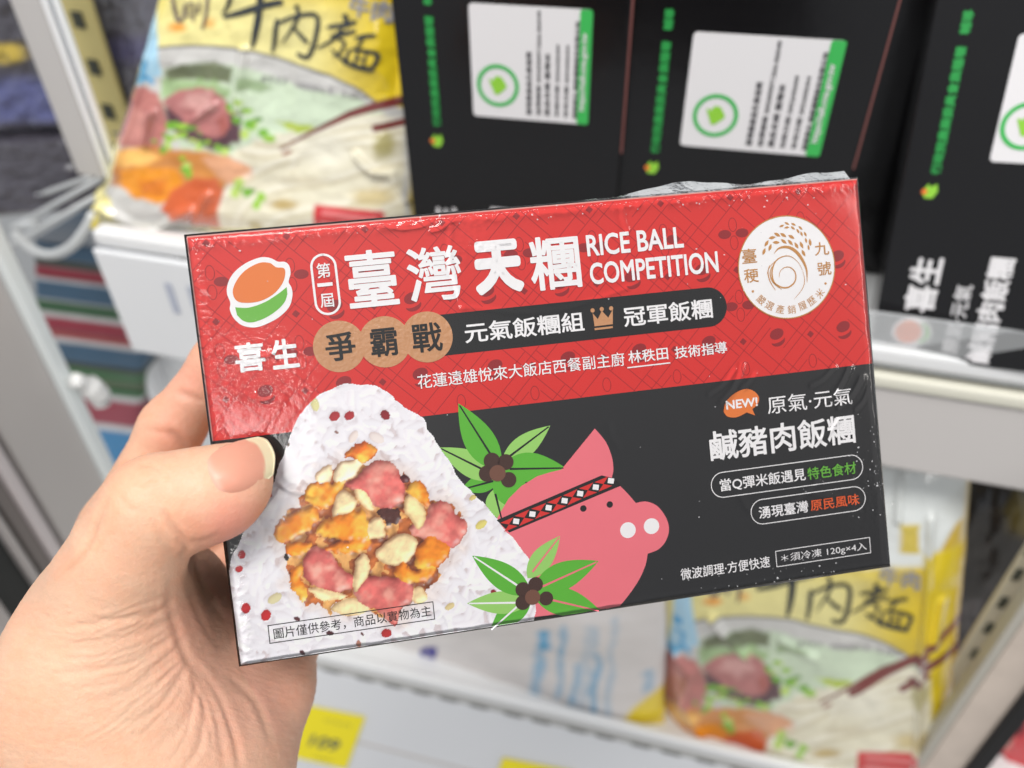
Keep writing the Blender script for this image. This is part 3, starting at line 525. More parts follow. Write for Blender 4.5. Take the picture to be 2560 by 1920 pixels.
# ================================================================== the hand
def hand():
    vox = .00085
    def cp(px, py, d): return np.array([(px-1280)/FPX*d, (py-960)/FPX*d, d])
    lo, hi = np.array([-.185, -.035, .150]), np.array([.03, .155, .315])
    nx, ny, nz = ((hi-lo)/vox).astype(int)
    ax = [lo[i]+vox*np.arange(n) for i, n in enumerate((nx, ny, nz))]
    S = np.full((nx, ny, nz), .05, np.float32)
    def smin_into(bb, D, k):
        sl = tuple(slice(a, b) for a, b in bb); A_ = S[sl]
        hh = np.clip(.5+.5*(A_-D)/k, 0, 1); S[sl] = D*hh+A_*(1-hh)-k*hh*(1-hh)
    def window(pmin, pmax, m):
        bb = []
        for i, n in enumerate((nx, ny, nz)):
            bb.append((int(np.clip((pmin[i]-m-lo[i])/vox, 0, n)), int(np.clip((pmax[i]+m-lo[i])/vox+1, 0, n))))
        return bb
    def coords(bb): return [a[b0:b1].reshape([-1 if j == i else 1 for j in range(3)]) for i, (a, (b0, b1)) in enumerate(zip(ax, bb))]
    def cap(p, q, r0, r1, k=.006, flat=None):
        p, q = np.asarray(p), np.asarray(q); m = max(r0, r1)+k*1.5+.004; bb = window(np.minimum(p, q), np.maximum(p, q), m)
        if any(b1 <= b0 for b0, b1 in bb): return
        x, y, z = coords(bb); e = q-p; L2 = e @ e
        t = np.clip(((x-p[0])*e[0]+(y-p[1])*e[1]+(z-p[2])*e[2])/L2, 0, 1)
        D = np.sqrt((x-p[0]-t*e[0])**2+(y-p[1]-t*e[1])**2+(z-p[2]-t*e[2])**2)-(r0+(r1-r0)*t)
        smin_into(bb, D.astype(np.float32), k)
    def chain(pts, k=.006):
        for a, b in zip(pts[:-1], pts[1:]): cap(cp(*a[:3]), cp(*b[:3]), a[3], b[3], k)
    # palm: metacarpals, heel of the hand, wrist
    I, Mi, Ri, Pi = (300, 1325, .268, .0118), (430, 1400, .272, .0125), (580, 1490, .270, .0125), (690, 1592, .261, .0125)
    chain([I, (205, 1580, .252, .0150), (150, 1900, .238, .0185)], .012)
    chain([Mi, (390, 1660, .250, .0145), (290, 1950, .233, .0180)], .012)
    chain([Ri, (500, 1720, .246, .0150), (400, 1980, .229, .0185)], .012)
    chain([Pi, (640, 1720, .243, .0140), (545, 1960, .228, .0165), (430, 2150, .228, .018)], .012)
    chain([(210, 2050, .228, .026), (-60, 2500, .215, .026)], .016); chain([(330, 2080, .228, .024), (60, 2560, .215, .025)], .016)
    # fingers behind the carton: three phalanges each, unequal, slightly curled against the back
    zb = .2610
    chain([I, (430, 1070, .2640, .0092), (552, 905, .2600, .0080), (680, 800, .2565, .0072), (740, 745, .2555, .0066)], .005)
    chain([Mi, (640, 1130, .2720, .0094), (800, 940, .2660, .0084), (920, 850, .2610, .0076), (985, 800, .2600, .0068)], .005)
    chain([Ri, (800, 1270, .2725, .0092), (960, 1110, .2680, .0082), (1070, 1030, .2630, .0074), (1130, 985, .2620, .0066)], .005)
    chain([Pi, (860, 1420, .2690, .0082), (980, 1310, .2660, .0072), (1060, 1250, .2640, .0064), (1105, 1215, .2635, .0058)], .005)
    # thumb: metacarpal in the thenar, proximal phalanx, distal phalanx
    chain([(150, 1960, .218, .021), (225, 1690, .209, .0185), (290, 1470, .1985, .0122)], .014)
    chain([(290, 1470, .1985, .0122), (330, 1360, .1930, .0108), (390, 1264, .1895, .0103)], .008)
    chain([(390, 1264, .1895, .0103), (455, 1250, .1900, .0090), (535, 1229, .1912, .0089), (594, 1197, .1926, .0079)], .006)
    cap(cp(470, 1270, .1905), cp(560, 1248, .1922), .0080, .0072, .005)
    # thenar mass and the web to the index finger
    cap(cp(330, 1640, .214), cp(360, 1800, .214), .0195, .0210, .016); cap(cp(250, 1800, .216), cp(420, 1940, .216), .020, .021, .016)
    cap(cp(290, 1450, .206), cp(300, 1390, .250), .0095, .0100, .014); cap(cp(255, 1540, .215), cp(270, 1500, .250), .0125, .0120, .014)
    cap(cp(455, 1560, .236), cp(470, 1880, .224), .0125, .0150, .014); cap(cp(520, 1700, .238), cp(500, 1900, .226), .0130, .0150, .014)
    cap(cp(440, 1470, .233), cp(455, 1600, .230), .0115, .0125, .014)
    # keep clear of the carton (pads flatten on it)
    x, y, z = coords([(0, nx), (0, ny), (0, nz)])
    cm = R.T @ (BO-CAM); bx, by, bn = R.T @ BX, R.T @ BY, R.T @ BN
    f1 = lambda v, o: (x-o[0])*v[0]+(y-o[1])*v[1]+(z-o[2])*v[2]
    u = np.abs(f1(bx, cm)-BW/2)-BW/2-.0005; v = np.abs(f1(by, cm)-BH/2)-BH/2-.0005; wv = np.abs(f1(bn, cm)+BD/2)-BD/2-.0009
    B = np.maximum(np.maximum(u, v), wv).astype(np.float32)
    k = .002; hh = np.clip(.5-.5*(S+B)/k, 0, 1); S[...] = S*(1-hh)+(-B)*hh+k*hh*(1-hh)
    # naive surface nets
    ins = S < 0
    c = np.zeros((nx-1, ny-1, nz-1), np.uint8)
    for dx in (0, 1):
        for dy in (0, 1):
            for dz in (0, 1): c += ins[dx:nx-1+dx, dy:ny-1+dy, dz:nz-1+dz]
    act = (c > 0) & (c < 8); ids = np.full(act.shape, -1, np.int32); ijk = np.argwhere(act); ids[act] = np.arange(len(ijk))
    acc = np.zeros((len(ijk), 3)); num = np.zeros(len(ijk))
    off = [(dx, dy, dz) for dx in (0, 1) for dy in (0, 1) for dz in (0, 1)]
    for a in off:
        for d in range(3):
            if a[d]: continue
            b = list(a); b[d] = 1
            sa = S[tuple((ijk+a).T)]; sb = S[tuple((ijk+b).T)]; cr = (sa < 0) != (sb < 0)
            t = np.where(cr, sa/np.where(cr, sa-sb, 1), 0); p = np.repeat(np.array(a, float)[None], len(ijk), 0); p[:, d] = t
            acc[cr] += p[cr]; num[cr] += 1
    P = lo+(ijk+acc/num[:, None])*vox
    quads = []
    for d in range(3):
        e1, e2 = (d+1) % 3, (d+2) % 3
        s0 = [slice(1, -1)]*3; s0[d] = slice(0, -1); a = ins[tuple(s0)]; s1 = list(s0); s1[d] = slice(1, None); b = ins[tuple(s1)]
        for flip, msk in ((0, a & ~b), (1, ~a & b)):
            q = np.argwhere(msk); q = q+np.array([0 if i == d else 1 for i in range(3)])
            o1, o2 = np.zeros(3, int), np.zeros(3, int); o1[e1] = 1; o2[e2] = 1
            g = lambda w_: ids[tuple(w_.T)]
            f = np.stack([g(q-o1-o2), g(q-o2), g(q), g(q-o1)], 1); quads.append(f[:, ::-1] if flip else f)
    Fq = np.concatenate(quads); Fq = Fq[(Fq >= 0).all(1)]
    W = CAM+P @ R.T
    ob = obj('person', W, Fq, mat('tmp'), None, smooth=True, loc=W.mean(0))
    md = ob.modifiers.new('s', 'SMOOTH'); md.factor = .5; md.iterations = 6
    md = ob.modifiers.new('sub', 'SUBSURF'); md.levels = 1; md.render_levels = 1
    dg = bpy.context.evaluated_depsgraph_get(); me = bpy.data.meshes.new_from_object(ob.evaluated_get(dg)); ob.modifiers.clear(); ob.data = me; me.name = 'person'
    n = len(me.vertices); co = np.empty(n*3, np.float32); me.vertices.foreach_get('co', co); co = co.reshape(-1, 3).astype(float)
    nr = np.empty(n*3, np.float32); me.vertex_normals.foreach_get('vector', nr); nr = nr.reshape(-1, 3).astype(float)
    W = co+np.array(ob.location); p = proj(W); front = ((CAM-W)*nr).sum(1) > -.002
    dep = (W-CAM) @ R[:, 2]
    disp = np.zeros(n)
    zz7 = lambda *q: [(x*.6389, 860+y*.6389) for x, y in q]
    def crease(pts, wd, dp, dmin=0, dmax=9, lip=.35):
        P_ = catmull(zz7(*pts), 5); L = np.linspace(0, 1, len(P_)); bbx = (P_.min(0)-30, P_.max(0)+30)
        m = front & (p > bbx[0]).all(1) & (p < bbx[1]).all(1) & (dep > dmin) & (dep < dmax); X, Y = p[m, 0], p[m, 1]
        best = np.full(m.sum(), 1e9); tt = np.zeros(m.sum())
        for k2 in range(len(P_)-1):
            a, b = P_[k2], P_[k2+1]; e = b-a; t = np.clip(((X-a[0])*e[0]+(Y-a[1])*e[1])/(e @ e+1e-9), 0, 1)
            d = np.hypot(X-a[0]-t*e[0], Y-a[1]-t*e[1]); u_ = d < best; best[u_] = d[u_]; tt[u_] = (L[k2]+t/(len(P_)-1))[u_]
        env = np.sin(np.pi*np.clip(tt*.96+.02, 0, 1))**.6
        dp = dp*.72; wd = wd*1.15; disp[m] += env*(-dp*np.exp(-(best/wd)**2)+lip*dp*np.exp(-((best-2.1*wd)/(1.2*wd))**2))
    fan = [((300, 1062), (450, 1058), (600, 1010), (672, 965)), ((262, 1100), (420, 1092), (600, 1040), (684, 985)), ((300, 1146), (430, 1132), (560, 1090), (660, 1035), (690, 1010)), ((235, 1190), (400, 1168), (560, 1130), (690, 1055)), ((250, 1235), (420, 1215), (580, 1165), (690, 1090)), ((215, 1290), (400, 1275), (560, 1225), (700, 1125)), ((240, 1345), (420, 1335), (600, 1250), (712, 1152)), ((330, 1400), (470, 1365), (630, 1270), (718, 1180)), ((420, 1440), (560, 1365), (660, 1285), (724, 1215)), ((480, 1490), (600, 1420), (690, 1320), (730, 1245)), ((540, 1540), (650, 1460), (715, 1370), (742, 1280)), ((600, 1590), (690, 1500), (740, 1400), (752, 1310)), ((650, 1640), (730, 1540), (765, 1430), (768, 1340)), ((720, 1680), (775, 1590), (795, 1480), (790, 1380))]
    for i, f_ in enumerate(fan): crease([(x+14*math.sin(i*2.3+x*.01), y+9*math.sin(i*1.7+x*.02)) for x, y in f_], (4.5, 7.5, 5.5, 9)[i % 4], (.00016, .00032, .00013, .00023)[i % 4])
    for f_ in (((330, 1075), (460, 1075), (560, 1045)), ((350, 1250), (480, 1230), (600, 1180)), ((380, 1310), (500, 1285), (620, 1215)), ((500, 1420), (600, 1350), (680, 1270)), ((280, 1170), (380, 1158), (470, 1140))): crease(f_, 4.5, .00022)
    # life line and palm lines, thumb folds, finger folds
    crease(((668, 930), (660, 1000), (680, 1090), (722, 1210), (790, 1330), (850, 1480), (880, 1660)), 9, .0005); crease(((760, 1240), (850, 1370), (910, 1520), (940, 1660)), 8, .0005); crease(((890, 1300), (1000, 1400), (1060, 1560)), 8, .0004); crease(((740, 1290), (800, 1420), (830, 1560)), 6, .0003)
    crease(((760, 840), (800, 960), (880, 1080)), 8, .0005); crease(((720, 900), (760, 1020), (830, 1160)), 7, .0004)
    crease(((640, 650), (680, 725), (745, 782)), 7, .0006); crease(((690, 760), (725, 800), (705, 842)), 7, .0006); crease(((600, 700), (640, 790), (690, 838)), 7, .0002); crease(((740, 778), (800, 770), (860, 745)), 7, .0003)
    crease(((500, 500), (530, 545), (590, 555)), 6, .00018); crease(((520, 520), (560, 535), (620, 525)), 6, .00016); crease(((465, 590), (500, 640), (560, 655)), 8, .0002); crease(((540, 470), (600, 480), (640, 500)), 5, .00014)
    crease(((655, 345), (690, 360), (735, 400)), 9, .0008, .225); crease(((690, 185), (740, 205), (800, 230)), 9, .0007, .225); crease(((560, 330), (620, 345), (660, 345)), 8, .0003, .225)
    crease(((235, 905), (300, 860), (345, 790), (385, 690), (420, 610)), 7, .0005)
    for i in range(46):
        x0, y0 = rng.uniform(180, 620), rng.uniform(1010, 1600); L_ = rng.uniform(70, 190); sl = -.12-.0011*(x0-150)-.0004*(y0-1010); x1 = x0+L_
        if x1 > 740: continue
        crease(((x0, y0), (x0+L_*.5, y0+L_*.5*sl+rng.normal(0, 4)), (x1, y0+L_*sl*1.15)), rng.uniform(2.2, 3.6), rng.uniform(.00005, .00011))
    # fine skin relief
    fx = vnoise(p[:, 0]*.11, p[:, 1]*.11, 91, 3); fy = vnoise(p[:, 0]*.03+p[:, 1]*.05, p[:, 1]*.16-p[:, 0]*.05, 92, 3)
    disp += (fx-.5)*.00014+(fy-.5)*.00022*sstep(1430, 1560, p[:, 1])
    co += nr*disp[:, None]; me.vertices.foreach_set('co', co.astype(np.float32).ravel()); me.update()
    # pigment and painted crease shade: warmer knuckles and pads, paler tendons
    C = np.ones((n, 3))*lin((214, 172, 144))
    mott = vnoise(W[:, 0]*90, W[:, 1]*90+W[:, 2]*70, 93, 4)[:, None]; blot = vnoise(p[:, 0]*.012, p[:, 1]*.012, 96, 3)[:, None]; C = C*(1+(np.array([1.03, .95, .93])-1)*(np.clip(blot*2.4-.8, 0, 1))); C *= (.90+.20*mott); fine = vnoise(p[:, 0]*.22, p[:, 1]*.22, 94, 3)[:, None]; C = C*(.94+.12*fine); C = C*(1+(np.array([1.02, .95, .92])-1)*sstep(.5, .7, vnoise(p[:, 0]*.025, p[:, 1]*.025, 95, 3))[:, None])
    def flush(px, py, r, col, a, dmin=0, dmax=9):
        m = np.exp(-(((p[:, 0]-px)**2+(p[:, 1]-py)**2)/r**2))*a*((dep > dmin) & (dep < dmax)); C[:] = C+(lin(col)-C)*m[:, None]
    flush(600, 1300, 85, (222, 146, 128), .6, 0, .215); flush(560, 1330, 60, (224, 138, 120), .5, 0, .215); flush(340, 1180, 70, (216, 158, 130), .3, 0, .215); flush(470, 1330, 55, (214, 140, 110), .4, 0, .215)
    flush(480, 960, 80, (226, 148, 130), .55, .225); flush(430, 1090, 70, (222, 140, 118), .5, .225); flush(560, 1480, 130, (220, 160, 142), .5, .222); flush(620, 1720, 170, (228, 160, 142), .45, .22); flush(520, 1660, 120, (224, 164, 142), .5); flush(600, 1800, 140, (228, 170, 150), .5); flush(480, 1560, 70, (224, 156, 134), .5); flush(330, 1200, 45, (222, 166, 134), .4, 0, .215); flush(240, 1640, 190, (224, 186, 160), .4, 0, .23)
    C *= np.clip(1+disp*200, .80, 1.05)[:, None]  # shade in the folds put into the skin colour, ridges lightened
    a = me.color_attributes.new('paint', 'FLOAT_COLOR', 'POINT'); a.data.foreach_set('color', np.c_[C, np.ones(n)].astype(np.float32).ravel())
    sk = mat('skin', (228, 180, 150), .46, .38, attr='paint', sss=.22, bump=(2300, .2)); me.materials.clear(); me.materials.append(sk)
    me.polygons.foreach_set('use_smooth', np.ones(len(me.polygons), bool))
    tag(ob, 'bare left hand gripping the red and black carton, thumb in front and fingers behind', 'person')
    # thumbnail: patch laid over the distal phalanx
    tree = BVHTree.FromPolygons([tuple(v) for v in W+nr*disp[:, None]], [tuple(q.vertices) for q in me.polygons])
    zz8 = lambda *q: np.array([(100+x*.3917, 850+y*.3917) for x, y in q])
    bot, top = catmull(zz8((1015, 765), (1040, 835), (1085, 925), (1128, 990)), 5), catmull(zz8((1388, 617), (1450, 640), (1497, 735), (1488, 862)), 5)
    nvv = len(bot); nu = 30; G = []
    for j in range(nvv):
        for i in range(nu):
            t = i/(nu-1); q = bot[j]*(1-t)+top[j]*t
            # upper side runs along the fold, lower side bows downwards
            sv = j/(nvv-1); bow = math.sin(math.pi*t)*((1-sv)*-10+sv*22); d = top[j]-bot[j]; d = d/np.linalg.norm(d); q = q+np.array([-d[1], d[0]])*bow*(abs(2*sv-1)**1.5); G.append(q)
    G = np.array(G); rows, val = [], []
    c0 = zz8((1250, 810))[0]
    for q in G:
        r = ray(*q); hit = tree.ray_cast(Vector(CAM), Vector(r/np.linalg.norm(r)), .23)
        if hit[0] is not None:
            a, b = (q-c0)/100; dd = (np.array(hit[0])-CAM) @ R[:, 2]
            if dd < .2005: rows.append([1, a, b, a*a, a*b, b*b]); val.append(dd)
    cf = np.linalg.lstsq(np.array(rows), np.array(val), rcond=None)[0]
    ab = (G-c0)/100; Dp = np.c_[np.ones(len(ab)), ab[:, 0], ab[:, 1], ab[:, 0]**2, ab[:, 0]*ab[:, 1], ab[:, 1]**2] @ cf
    tv = np.tile(np.arange(nu)/(nu-1), nvv); sv = np.repeat(np.arange(nvv)/(nvv-1), nu)
    Dp -= .00045*np.sin(np.pi*np.clip(tv*1.1, 0, 1)*.5)*(.35+.65*np.sin(np.pi*sv))+.0004*np.sin(np.pi*np.clip(tv, .02, .9)/.92)*np.sin(np.pi*sv)
    Dp += .0006*np.exp(-(tv/.05)**2)+.0004*np.exp(-(sv/.05)**2)+.0004*np.exp(-((1-sv)/.06)**2)
    Vn = np.array([unD(q[0], q[1], d) for q, d in zip(G, Dp)]); nrm = -R[:, 2]
    Cn = np.ones((len(G), 3))*lin((214, 148, 126)); fe = sstep(.81, .85, tv+.05*(sv-.5)**2*4-.02); lu = sstep(.20, .08, tv)*.6
    Cn = Cn+(lin((224, 176, 158))-Cn)*lu[:, None]; Cn = Cn+(lin((222, 204, 168))-Cn)*fe[:, None]; Cn *= (.97+.05*vnoise(sv*26, tv*1.5, 97, 2))[:, None]
    Fn = gridF(nu, nvv); Vb = Vn-nrm*.0005
    Fall = np.r_[Fn, Fn[:, ::-1]+len(Vn)]
    ring_ = list(range(nu))+[j*nu+nu-1 for j in range(1, nvv)]+[(nvv-1)*nu+i for i in range(nu-2, -1, -1)]+[j*nu for j in range(nvv-2, 0, -1)]
    sd_ = np.array([(a, b, b+len(Vn), a+len(Vn)) for a, b in zip(ring_, ring_[1:]+ring_[:1])])
    obj('thumbnail', np.r_[Vn, Vb], np.r_[Fall, sd_], mat('nail', (238, 190, 168), .46, .35, coat=.05, attr='paint', sss=.2), ob, col=np.r_[Cn, Cn], smooth=True)
hand()
# ================================================================== freezer cabinet
WPL = mat('white_enamel', (226, 227, 228), .35, .5, bump=(40, .05)); GPL = mat('grey_panel', (196, 192, 190), .4, .4); CLR = mat('clear_lip', (235, 238, 240), .12, .5, alpha=.32)
GRV = mat('grey_groove', (120, 120, 116), .6, .3); DRK = mat('dark_gap', (30, 30, 32), .6, .3); YEL = mat('tag_yellow', (238, 222, 44), .5, .3); BEI = mat('slotted_beige', (218, 203, 138), .5, .4)  # slotted beige carries reflected yellow in its base colour
def structure(name, V, F, m): return tag(obj(name, V, F, m), kind='structure')
V, F = obox((-2.5, -1.5, -.01), (5, 0, 0), (0, 3, 0), (0, 0, .01)); structure('floor', V, F, mat('floor_tile', (176, 172, 166), .3, .4, var=.06))
V, F = obox((-1.6, .95, 0), (3.2, 0, 0), (0, .03, 0), (0, 0, 2.0)); structure('wall', V, F, mat('cabinet_back', (190, 193, 196), .4, .4, var=.03))
def bar_between(A_, B_, depth, hgt, up0=0.0):
    """box whose front top edge runs A->B; depth goes away from the viewer, hgt downwards"""
    A_, B_ = np.asarray(A_, float), np.asarray(B_, float); e = B_-A_; n = np.array([-e[1], e[0], 0]); n /= np.linalg.norm(n)
    return obox(A_+[0, 0, up0-hgt], e, n*depth, (0, 0, hgt)), e/np.linalg.norm(e), n
ZU = CAM[2]-.262; ZL = CAM[2]-.640
uA, uB = unZ(228, 592, ZU+.004), unZ(2560, 938, ZU+.004)
du = (uB-uA)/np.linalg.norm(uB-uA); nu_ = np.array([-du[1], du[0], 0])
us = empty('freezer_shelf', (uA+uB)/2, 'upper white freezer shelf with broad price rail, carrying the noodle bag and standing black cartons', 'shelf', 'freezer shelves')
uB2 = uB+du*.35
(V, F), _, _ = bar_between(uA+nu_*.012-[0, 0, .006], uB2+nu_*.012-[0, 0, .006], .42, .012); bevel(obj('deck', V, F, WPL, us), .002)
rA = unZ(1000, 760, ZU); rA = uA+du*((rA-uA) @ du)
(V, F), _, _ = bar_between(uA, uB2, .012, .011, .004); bevel(obj('lip_bar', V, F, WPL, us), .003, 3)
(V, F), _, _ = bar_between(uA+du*.05-[0, 0, .007]+nu_*.006, uB2-[0, 0, .007]+nu_*.006, .006, .008); obj('groove', V, F, GRV, us)
(V, F), _, _ = bar_between(uA+du*.05-[0, 0, .0125]-nu_*.001, uB2-[0, 0, .0125]-nu_*.001, .012, .008); bevel(obj('cream_band', V, F, mat('cream_band', (214, 212, 198), .4, .4), us), .002)
(V, F), _, _ = bar_between(uA+du*.05-[0, 0, .0205]+nu_*.001, uB2-[0, 0, .0205]+nu_*.001, .010, .055); bevel(obj('price_rail', V, F, GPL, us), .003, 3)
(V, F), _, _ = bar_between(uA+du*.2-nu_*-.001+[0, 0, .022], uB2+[0, 0, .022]+nu_*.001, .0022, .030); obj('clear_lip', V, F, CLR, us)
# price card holder at the left end of the rail
hA, hB = uA-nu_*.004-[0, 0, .006], uA+du*.20-nu_*.004-[0, 0, .006]
ch = empty('price_card', (hA+hB)/2, 'white price card in a clear holder under the noodle bag, showing faint grey digits', 'price card')
(V, F), _, _ = bar_between(hA, hB, .004, .078); bevel(obj('holder', V, F, mat('card_white', (228, 230, 233), .22, .5), ch), .003, 3)
V, F = glyphs('11', .03); V = V[:, :2]
def on_plane_text(body, org, xd, yd, m, name, parent, bold=.0, nrm=None, off=.0006):
    V, F = glyphs(body, bold); hz = V[:, 2:]/100*.2; P = np.asarray(org)+V[:, :1]*np.asarray(xd)+V[:, 1:2]*np.asarray(yd)
    n = np.cross(xd, yd); n /= np.linalg.norm(n); return obj(name, P+n*(off+hz/1000), F, m, parent)
fp = hA; fn = -nu_
t0 = unP(417, 775, fp, fn); on_plane_text('11', t0, du*.030, np.array([0, 0, .030]), mat('digit_grey', (176, 182, 198), .5), 'lettering', ch, .03)
# lower shelf
lA, lB = unZ(700, 1625, ZL), unZ(1694, 1863, ZL); dl = (lB-lA)/np.linalg.norm(lB-lA); nl = np.array([-dl[1], dl[0], 0])
lA, lB = lA-dl*.35, lB+dl*.5
ls = empty('freezer_shelf', (lA+lB)/2, 'lower white freezer shelf with slotted groove, yellow tags on its sloping front', 'shelf', 'freezer shelves')
(V, F), _, _ = bar_between(lA+nl*.008-[0, 0, .004], lB+nl*.008-[0, 0, .004], .45, .014); bevel(obj('deck', V, F, WPL, ls), .002)
(V, F), _, _ = bar_between(lA, lB, .008, .02, .006); bevel(obj('lip_bar', V, F, WPL, ls), .003, 3)
(V, F), _, _ = bar_between(lA-[0, 0, .004]-nl*.0035, lB-[0, 0, .004]-nl*.0035, .004, .005); obj('groove', V, F, mat('light_groove', (170, 170, 168), .5), ls)
sl = []
Ltot = np.linalg.norm(lB-lA)
for k in range(46):
    o = lA+dl*(Ltot*(k+.15+.2*rng.random())/46)-[0, 0, .005]-nl*.005; sl.append(obox(o-[0, 0, .0028], dl*Ltot/46*.55, nl*.0016, (0, 0, .003)))
V, F = merge(sl); obj('slot_row', V, F, mat('slot_grey', (112, 112, 110), .6), ls)['kind'] = 'stuff'
a, b = lA-[0, 0, .009]-nl*.004, lB-[0, 0, .009]-nl*.004
down = np.array([0, 0, -.15])-nl*.055
V, F = prism8([a, b, b+down, a+down], [a+nl*.006, b+nl*.006, b+down+nl*.006, a+down+nl*.006]); bevel(obj('price_rail', V, F, mat('rail_white', (214, 216, 220), .3, .5), ls), .002)
(V, F) = prism8([a+down*.42-nl*.0006, b+down*.42-nl*.0006, b+down*.44-nl*.0006, a+down*.44-nl*.0006], [a+down*.42+nl*.002, b+down*.42+nl*.002, b+down*.44+nl*.002, a+down*.44+nl*.002]); obj('seam', V, F, GPL, ls)
rn = np.cross(dl, down/np.linalg.norm(down)); rn = rn if rn @ nl < 0 else -rn
def yellow_tag(px, lab, txts):
    c = [unP(x, y, a+rn*.0012, rn) for x, y in px]; t = empty('price_tag', np.mean(c, 0), lab, 'price tag', 'yellow tags on the lower rail')
    V, F = prism8([q+rn*.0008 for q in c], c); obj('card', V, F, YEL, t)
    o, xd, yd = c[3], c[2]-c[3], c[0]-c[3]
    for s_, fx, fy, hgt, al in txts:
        e = xd/np.linalg.norm(xd)*hgt; u = yd/np.linalg.norm(yd)*hgt; on_plane_text(s_, o+xd*fx+yd*fy+rn*.0008, e, u, mat('tag_ink', (120, 122, 84), .6), 'lettering', t, .03)
zG = zz(600, 1450, .4973)
yellow_tag(zG((300, 622), (630, 688), (535, 948), (190, 868)), 'yellow price tag just right of the wrist, with grey digits', (('109', .30, .30, .021, 1), ('— — —', .42, .80, .007, 1), ('———', .5, .07, .006, 1)))
yellow_tag(zG((1322, 893), (1700, 968), (1640, 1200), (1240, 1120)), 'yellow price tag cut off by the bottom edge, under the white bag', (('109', .30, .30, .021, 1),))
# ------------------------------------------------------------------ paint helpers for printed bags (photo-pixel coordinates)
class Paint:
    def __init__(s, X, Y, col): s.X, s.Y = X, Y; s.C = np.ones(X.shape+(3,))*lin(col)
    def mask(s, m, col, vary=0, seed=1, freq=.03):
        c = lin(col)*np.ones_like(s.C)
        if vary: c = c*(1-vary/2+vary*vnoise(s.X*freq, s.Y*freq, seed, 4))[..., None]
        s.C = s.C+(c-s.C)*np.clip(m, 0, 1)[..., None]; return s
    def poly(s, P, col, soft=4, vary=0, seed=1, wob=0, a=1):
        d = poly_sd(s.X, s.Y, P)+(vnoise(s.X*.05, s.Y*.05, seed, 3)-.5)*2*wob; return s.mask(sstep(soft, -soft, d)*a, col, vary, seed)
    def line(s, P, wd, col, soft=2, a=1): return s.mask(sstep(wd+soft, wd-soft, seg_d(s.X, s.Y, P))*a, col)
    def blob(s, c, r, col, soft=.25, seed=1, wob=.35, vary=.3, a=1):
        r = np.broadcast_to(r, 2); q = np.hypot((s.X-c[0])/r[0], (s.Y-c[1])/r[1])+(vnoise(s.X*.06, s.Y*.06, seed, 3)-.5)*2*wob; return s.mask(sstep(1+soft, 1-soft, q)*a, col, vary, seed)
zN = zz(240, 0, .3797)
